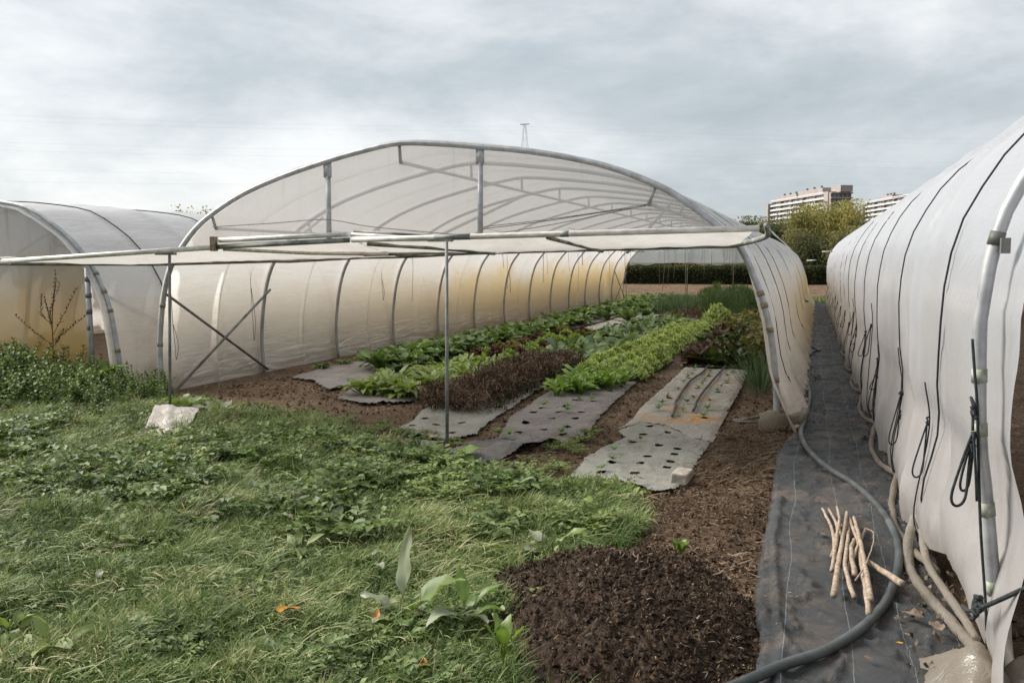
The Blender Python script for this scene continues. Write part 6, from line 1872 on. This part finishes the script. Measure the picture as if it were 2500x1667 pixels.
# ================================================================== HEDGE, TREES, BUILDINGS, LINES
def crown_quads(centers, size, r_, droop=0.0):
    n = len(centers)
    a = r_.normal(size=(n, 3)); a[:, 2] -= droop; a /= np.linalg.norm(a, axis=1)[:, None]
    c = r_.normal(size=(n, 3)); c -= a * np.sum(a * c, 1)[:, None]; c /= np.linalg.norm(c, axis=1)[:, None]
    s = size[:, None]
    P_ = np.stack([centers - a * s, centers - c * s * 0.45, centers + a * s, centers + c * s * 0.45], 1)
    return P_.reshape(-1, 3), (np.arange(n) * 4)[:, None] + np.arange(4)


def tree_leaf(name, stops):
    m, nt, out = new_mat(name)
    at = nd(nt, "ShaderNodeAttribute", attribute_name="tint")
    oi = nd(nt, "ShaderNodeObjectInfo")
    f = mth(nt, "ADD", at.outputs["Fac"], mth(nt, "MULTIPLY", mth(nt, "SUBTRACT", oi.outputs["Random"], 0.5), 0.2))
    c = ramp(nt, f, stops)
    d_ = nd(nt, "ShaderNodeBsdfDiffuse"); t = nd(nt, "ShaderNodeBsdfTranslucent")
    nt.links.new(c, d_.inputs[0]); nt.links.new(c, t.inputs[0])
    mx = nd(nt, "ShaderNodeMixShader", Fac=0.5)
    nt.links.new(d_.outputs[0], mx.inputs[1]); nt.links.new(t.outputs[0], mx.inputs[2]); nt.links.new(mx.outputs[0], out.inputs[0])
    return m


M["willow"] = tree_leaf("willow_leaf", [(0.1, (0.17, 0.17, 0.06)), (0.5, (0.36, 0.33, 0.115)), (0.85, (0.56, 0.48, 0.18))])
M["dark_tree"] = tree_leaf("dark_tree_leaf", [(0.1, (0.038, 0.052, 0.028)), (0.6, (0.085, 0.100, 0.050)), (0.95, (0.16, 0.16, 0.072))])
M["olive_tree"] = tree_leaf("olive_tree_leaf", [(0.1, (0.11, 0.115, 0.055)), (0.6, (0.235, 0.22, 0.095)), (0.95, (0.38, 0.32, 0.14))])
M["hedge"] = tree_leaf("hedge_leaf", [(0.1, (0.036, 0.048, 0.020)), (0.6, (0.085, 0.098, 0.040)), (0.95, (0.18, 0.155, 0.065))])
M["bark"] = simple_mat("bark", (0.07, 0.055, 0.042), (0.15, 0.125, 0.10), 8, 0.9)


def tree_mesh(seed, H, Wd, n, upright=0.5, droop=0.4, leafs=0.20, base=0.12):
    r_ = np.random.default_rng(seed)
    tr = MB(); tips = []
    tr.tube(smooth_line([(0, 0, 0), (r_.normal() * 0.1, r_.normal() * 0.1, H * 0.3), (r_.normal() * 0.2, r_.normal() * 0.2, H * 0.6), (r_.normal() * 0.3, r_.normal() * 0.3, H * 0.9)], 4), np.linspace(H * 0.022, H * 0.004, 13), 7)
    for k in range(26):
        a = r_.uniform(0, 6.28); z0 = H * r_.uniform(0.08, 0.6); l = Wd * r_.uniform(0.35, 1.0)
        z1 = min(H * 0.97, z0 + H * r_.uniform(0.2, 0.55) * (0.5 + upright))
        q = np.array([l * math.cos(a), l * math.sin(a), z1])
        tr.tube(smooth_line([(0, 0, z0), (q[0] * 0.45, q[1] * 0.45, z0 + (z1 - z0) * 0.55), q], 4), np.linspace(H * 0.008, H * 0.002, 9), 5, False)
        tips.append((q, z0))
    C_ = []; T_ = []
    per = n // len(tips)
    for q, z0 in tips:
        tt = 0.5 + r_.normal() * 0.2
        f = r_.random(per) ** 0.6
        P_ = np.stack([q[0] * f, q[1] * f, np.maximum(base * H * r_.random(per), z0 + (q[2] - z0) * f)], 1)
        sp = Wd * 0.20
        P_ += r_.normal(size=(per, 3)) * np.array([sp, sp, sp * (0.8 + droop)])
        P_[:, 2] -= droop * r_.random(per) * H * 0.12
        P_[:, 2] = np.clip(P_[:, 2], 0.2, H * 1.02)
        C_.append(P_); T_.append(np.clip(tt + r_.normal(size=per) * 0.18, 0, 1))
    C_ = np.concatenate(C_); T_ = np.concatenate(T_)
    V, F = crown_quads(C_, leafs * r_.uniform(0.6, 1.3, len(C_)), r_, droop * 1.4)
    return tr.mesh("trunk", M["bark"], True), (V, F, np.repeat(T_, 4))


TM = {}
for k, (H_, W_, n_, up, dr, lf) in enumerate(((9.0, 2.6, 12000, 0.7, 0.7, 0.17), (8.2, 3.0, 12000, 0.5, 0.5, 0.18), (7.0, 2.6, 9000, 0.4, 0.4, 0.16), (5.0, 3.0, 5000, 0.3, 0.2, 0.15))):
    TM[k] = tree_mesh(300 + k, H_, W_, n_, up, dr, lf)
_cm = {}


def tree(x, y, kind, mat, label, s=1.0, group=None):
    t = thing("tree", label, "tree", (x, y, 0), group)
    t.scale = (s, s, s)
    t.rotation_euler = (0, 0, rng.uniform(0, 6.28))
    tm, (V, F, T) = TM[kind]
    link("trunk", tm, t)
    key = (kind, mat)
    if key not in _cm:
        _cm[key] = mesh_np("crown", V, F, M[mat], False, {"tint": T})
    link("crown", _cm[key], t)
    return t


def polar(u, dist):
    """bearing (pixels right of centre at 2000 px focal length) and range to ground position"""
    a = math.atan(u / 2008.0) - R(18.81)
    return dist * math.sin(a), dist * math.cos(a)


TREES = [(505, 82, 1, "olive_tree", 0.56, "rounded olive tree just left of the open tunnel's raised front corner"), (530, 78, 2, "dark_tree", 0.68, "dark tree behind the corner flap of the open tunnel"), (552, 80, 0, "olive_tree", 0.60, "small olive tree at the left end of the far tree belt"), (590, 84, 1, "dark_tree", 0.66, "dark tree beside the small olive tree left of the tower block"),
         (640, 82, 1, "olive_tree", 0.72, "broad olive tree below the left end of the long tower block"), (672, 78, 0, "willow", 0.68, "tall yellowish willow in front of the long tower block"),
         (720, 82, 0, "willow", 0.74, "tallest yellow willow covering the middle of the tower block"), (765, 80, 0, "willow", 0.73, "yellow willow below the right end of the tower block"),
         (800, 84, 1, "olive_tree", 0.66, "olive tree between the two tower blocks"), (836, 86, 1, "willow", 0.64, "pale yellow tree below the second tower block"),
         (868, 88, 2, "willow", 0.75, "bright yellow tree cut off by the right tunnel roof"), (610, 72, 2, "dark_tree", 0.62, "dark tree low on the left in front of the belt"),
         (660, 70, 2, "olive_tree", 0.56, "bushy olive tree in front of the willows"), (700, 69, 3, "dark_tree", 0.80, "dark round bush behind the hedge between the tunnels"),
         (745, 68, 2, "olive_tree", 0.52, "loose branched brownish tree right of the dark bush"), (785, 70, 2, "olive_tree", 0.58, "olive tree directly above the right tunnel's far end"),
         (820, 72, 2, "dark_tree", 0.62, "dark tree half hidden behind the right tunnel"), (860, 74, 2, "olive_tree", 0.66, "olive tree hidden mostly by the right tunnel"),
         (300, 74, 3, "dark_tree", 0.55, "dark bush behind the hedge at the left of the tunnel's far opening"), (360, 75, 3, "dark_tree", 0.62, "dark bush behind the hedge seen through the tunnel"), (420, 74, 3, "dark_tree", 0.58, "dark bush in the middle of the tunnel's far opening"),
         (480, 75, 3, "olive_tree", 0.58, "olive bush behind the hedge near the tunnel's right wall"), (535, 74, 3, "dark_tree", 0.66, "dark bush behind the hedge beside the right wall"),
         (-720, 105, 1, "willow", 0.93, "yellow green tree top showing over the left tunnel"), (-690, 108, 1, "willow", 0.86, "second yellow green tree top beside the open tunnel's left arch"),
         (1010, 70, 1, "dark_tree", 0.75, "dark green tree beyond the right tunnel's open side"), (1100, 60, 1, "dark_tree", 0.75, "dark green tree at the far right beyond the right tunnel"), (900, 90, 1, "olive_tree", 0.7, "olive tree behind the right tunnel roof")]
for (u, d_, k, mt, s, lab) in TREES:
    x, y = polar(u, d_)
    tree(x, y, k, mt, lab, s)
tree(9.5, 14.0, 3, "dark_tree", "leafy green bush beyond the right tunnel's open front", 0.5)
tree(8.6, 11.0, 3, "dark_tree", "leafy green bush at the right edge beside the tunnel opening", 0.45)

# clipped hedge behind the field
r_ = np.random.default_rng(400)
n = 70000
hx = r_.uniform(-34, 30, n); hy = 61.0 + 0.10 * hx + r_.uniform(-0.7, 0.7, n)
hzz = 1.32 * r_.random(n) ** 0.7 + 0.10 * fbm(hx * 0.8, hx * 0 + 1, 3)
hzz = np.where(r_.random(n) < 0.012, hzz + r_.uniform(0.1, 0.7, n), hzz)
V, F = crown_quads(np.stack([hx, hy, np.maximum(hzz, 0.05)], 1), r_.uniform(0.06, 0.13, n), r_)
t = thing("hedge", "long clipped dark green hedge along the back of the brown field", "hedge", (-2, 60.8, 0))
o = link("foliage", mesh_np("foliage", V, F, M["hedge"], False, {"tint": np.repeat(np.clip(0.45 + 0.25 * r_.normal(size=n) + 0.4 * fbm(hx * 0.7, hzz * 2, 3), 0, 1), 4)}), t)
local(o, t)
b = MB()
for x in np.arange(-34, 30, 0.8):
    y = 61 + 0.10 * x
    b.tube([(x, y, 0), (x + 0.1, y + 0.05, 0.6), (x - 0.1, y, 1.15)], 0.03, 4)
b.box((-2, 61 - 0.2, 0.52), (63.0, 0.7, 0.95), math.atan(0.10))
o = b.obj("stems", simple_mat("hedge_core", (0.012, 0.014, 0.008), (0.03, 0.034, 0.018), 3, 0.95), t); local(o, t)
t = thing("wild_shrub", "ragged yellow brown growth standing above the hedge in the tunnel opening", "shrub", (-5.8, 62.2, 0))
V, F = crown_quads(np.stack([r_.normal(size=1400) * 1.6, r_.normal(size=1400) * 0.4, r_.uniform(0.3, 1.75, 1400)], 1), r_.uniform(0.06, 0.12, 1400), r_, -1.5)
link("foliage", mesh_np("foliage", V, F, M["olive_tree"], False, {"tint": np.repeat(r_.beta(3, 1.5, 1400), 4)}), t)
b = MB()
for i in range(20):
    b.tube([(r_.normal() * 1.3, r_.normal() * 0.3, 0), (r_.normal() * 1.3, r_.normal() * 0.3, 1.6)], 0.02, 4)
b.obj("stem", M["bark"], t)
# grass verge at the far end of the path
xy = scatter(16000, -8.5, 4.0, 35.4, 38.5, lambda x, y: fbm(x * 0.8, y * 0.8, 2) + 0.25 > 0.05)
n = len(xy)
V, q, t3, T = blades(xy, np.zeros(n), rng.uniform(0.10, 0.28, n), rng.uniform(0.006, 0.014, n), rng.uniform(0, 6.28, n), rng.uniform(0.7, 1.5, n), rng.uniform(0.2, 1.2, n), rng.beta(2, 2.5, n))
tag(link("grass_verge", mesh_np("grass_verge", V, [q, t3], GR, False, {"tint": T})), "strip of rough grass between the tunnels' far ends and the field", "grass", None, "stuff")

# tower blocks
M["concrete"] = simple_mat("pinkish_concrete", (0.34, 0.29, 0.275), (0.42, 0.365, 0.345), 0.15, 0.9, 0.1)
M["concrete_white"] = simple_mat("white_balcony", (0.56, 0.54, 0.53), (0.68, 0.66, 0.65), 0.3, 0.8, 0.1)
M["brick_brown"] = simple_mat("brown_render", (0.33, 0.275, 0.255), (0.40, 0.335, 0.31), 0.2, 0.9, 0.1)
M["glass_far"] = simple_mat("window_glass", (0.06, 0.07, 0.085), (0.16, 0.18, 0.205), 0.35, 0.15, 0.5)
M["curtain"] = simple_mat("curtained_window", (0.32, 0.31, 0.31), (0.46, 0.45, 0.45), 0.35, 0.3, 0.5)


def block(A, B, H, depth, label, storeys, bays, penthouse, side=None, vis=8):
    """long slab between ground points A and B (front face), storeys with balcony bands and set-back windows"""
    A = np.array(A, float); B = np.array(B, float)
    Ld = np.linalg.norm(B - A); a = math.atan2(B[1] - A[1], B[0] - A[0])
    t = thing("apartment_block", label, "building", (A[0], A[1], 0))
    t.rotation_euler = (0, 0, a)
    # local frame: x along facade, facade looks to -y
    b = MB(); b.box((Ld / 2, depth / 2 + 1.3, H / 2), (Ld, depth, H)); b.obj("wall", M["brick_brown"], t)
    b = MB(); b.box((-1.2, depth / 2 - 0.2, H / 2 - 0.4), (2.4, depth + 2.2, H - 0.8)); b.obj("end_wall", M["concrete"], t)
    fh = H / storeys
    slab = MB(); slab.box((Ld / 2, 0.65, 0), (Ld, 1.3, 0.26)); me_s = slab.mesh("balcony_slab", M["concrete_white"])
    rail = MB(); rail.box((Ld / 2, 0.06, 0.55), (Ld, 0.10, 0.85)); me_r = rail.mesh("balcony_front", M["concrete_white"])
    wv = MB(); wv.box((0, 1.22, fh * 0.5), (Ld / bays * 0.62, 0.14, fh * 0.66)); me_w = wv.mesh("window", M["glass_far"])
    wc = MB(); wc.box((0, 1.22, fh * 0.5), (Ld / bays * 0.62, 0.14, fh * 0.66)); me_c = wc.mesh("window", M["curtain"])
    pv = MB(); pv.box((0, 0.62, fh * 0.5), (Ld / bays * 0.16, 1.2, fh * 0.86)); me_p = pv.mesh("balcony_divider", M["brick_brown"])
    for f in range(storeys - vis, storeys):
        z = f * fh
        o = link("balcony_slab", me_s, t); o.location.z = z
        o = link("balcony_front", me_r, t); o.location.z = z
        for k in range(bays):
            o = link("window", me_c if rng.random() < 0.45 else me_w, t); o.location = (Ld * (k + 0.5) / bays, 0, z)
            if k % 5 == 0 and k:
                o = link("balcony_divider", me_p, t); o.location = (Ld * k / bays, 0, z)
    o = link("balcony_slab", me_s, t); o.location.z = H
    b = MB(); b.box((Ld / 2, 0.3, H + 0.9), (Ld, 0.3, 0.5))
    for k in range(bays):
        b.box((Ld * (k + 0.5) / bays, 0.3, H + 0.5), (0.3, 0.3, 0.6))
    b.obj("parapet", M["concrete_white"], t)
    for (x0, x1, h) in penthouse:
        b = MB(); b.box(((x0 + x1) / 2 * Ld, depth / 2 + 2, H + h / 2), ((x1 - x0) * Ld, depth * 0.7, h)); b.obj("penthouse", M["concrete"], t)
        for q in range(3):
            b = MB(); b.box(((x0 + (x1 - x0) * (0.2 + 0.3 * q)) * Ld, depth / 2, H + h + 0.7), (1.1, 1.1, 1.6)); b.obj("chimney", M["galv_dark"], t)
    if side:
        sl, sd, sh = side       # stair tower, then the end face with its own balconies
        b = MB(); b.box((Ld + 2.6, 5.0, (H + 1) / 2), (5.2, 10.6, H + 1)); b.obj("stair_tower", M["concrete"], t)
        b = MB(); b.box((Ld + 6.2, 6.2, sh / 2), (2.0, sd, sh)); b.obj("end_wall", M["concrete"], t)
        for f in range(storeys - vis, storeys + 1):
            z = f * fh
            b = MB(); b.box((Ld + 7.9, 6.2, z), (1.4, sd + 0.6, 0.7)); b.obj("balcony_slab", M["concrete"], t)
            for k in range(5 if f < storeys else 0):
                b = MB(); b.box((Ld + 7.25, 6.2 + sd * ((k + 0.5) / 5 - 0.5), z + fh * 0.55), (0.2, sd / 5 * 0.62, fh * 0.6)); b.obj("window", M["glass_far"], t)
    return t


x0, y0 = polar(589, 587); x1, y1 = polar(712, 520)
block((x0, y0), (x1, y1), 38.9, 13, "long pale tower block with balcony bands rising over the yellow willows", 14, 24, ((0.02, 0.40, 3.6), (0.44, 0.86, 4.4)), (10, 12, 39.2))
b_t = bpy.data.objects["apartment_block"]
bb = MB(); bb.box((78, 8, 41.2), (11, 7, 3.6)); bb.obj("penthouse", M["concrete"], b_t)
x0, y0 = polar(806, 624); x1, y1 = polar(905, 560)
block((x0, y0), (x1, y1), 39.4, 13, "second pale tower block partly hidden by the right tunnel roof", 14, 22, ((0.25, 0.5, 3.2),))

# pylon and power lines
px_, py0 = polar(29, 330)
t = thing("pylon", "thin steel lattice pylon standing behind the ridge of the open tunnel", "pylon", (px_, py0, 0))
leg = MB(); brace = MB(); Hh = 52.5
m_steel = simple_mat("pylon_steel", (0.13, 0.14, 0.15), (0.2, 0.21, 0.22), 1, 0.7)


def wd(z):
    return 4.2 * (1 - z / Hh) + 0.35


for sx, sy in ((-1, -1), (1, -1), (1, 1), (-1, 1)):
    b = MB(); b.tube([(sx * wd(0), sy * wd(0), 0), (sx * wd(Hh), sy * wd(Hh), Hh)], 0.036, 4); b.obj("leg", m_steel, t)
zs = np.linspace(0, Hh, 13)
for i in range(12):
    for (sx, sy), (ux, uy) in (((-1, -1), (1, -1)), ((1, -1), (1, 1)), ((1, 1), (-1, 1)), ((-1, 1), (-1, -1))):
        w0, w1 = wd(zs[i]), wd(zs[i + 1])
        brace.tube([(sx * w0, sy * w0, zs[i]), (ux * w1, uy * w1, zs[i + 1])], 0.016, 3)
        brace.tube([(ux * w0, uy * w0, zs[i]), (sx * w1, sy * w1, zs[i + 1])], 0.016, 3)
brace.obj("lattice", m_steel, t)
b = MB(); b.box((0, 0, Hh - 0.2), (3.5, 0.25, 0.25)); b.obj("cross_arm", m_steel, t)
for k, (za, zb, zc) in enumerate(((43, 51.5, 40), (41.5, 50.5, 38.5), (36, 44, 33), (34, 42, 31.5), (29, 36, 26.5), (25.5, 33, 24))):
    b = MB(); pts = []
    pA = np.array(polar(-2600, 330)); pB = np.array([px_, py0]); pC = np.array(polar(2600, 420))
    for f in np.linspace(0, 1, 30):
        p = pA * (1 - f) + pB * f
        pts.append((p[0], p[1] + 3 * k, za * (1 - f) + zb * f - 12 * f * (1 - f)))
    for f in np.linspace(0, 1, 30)[1:]:
        p = pB * (1 - f) + pC * f
        pts.append((p[0], p[1] + 3 * k, zb * (1 - f) + zc * f - 16 * f * (1 - f)))
    b.tube(pts, 0.008, 4)
    tag(b.obj("power_line", m_steel, None), "thin overhead power cable crossing the cloudy sky past the pylon", "cable", "overhead power cables")
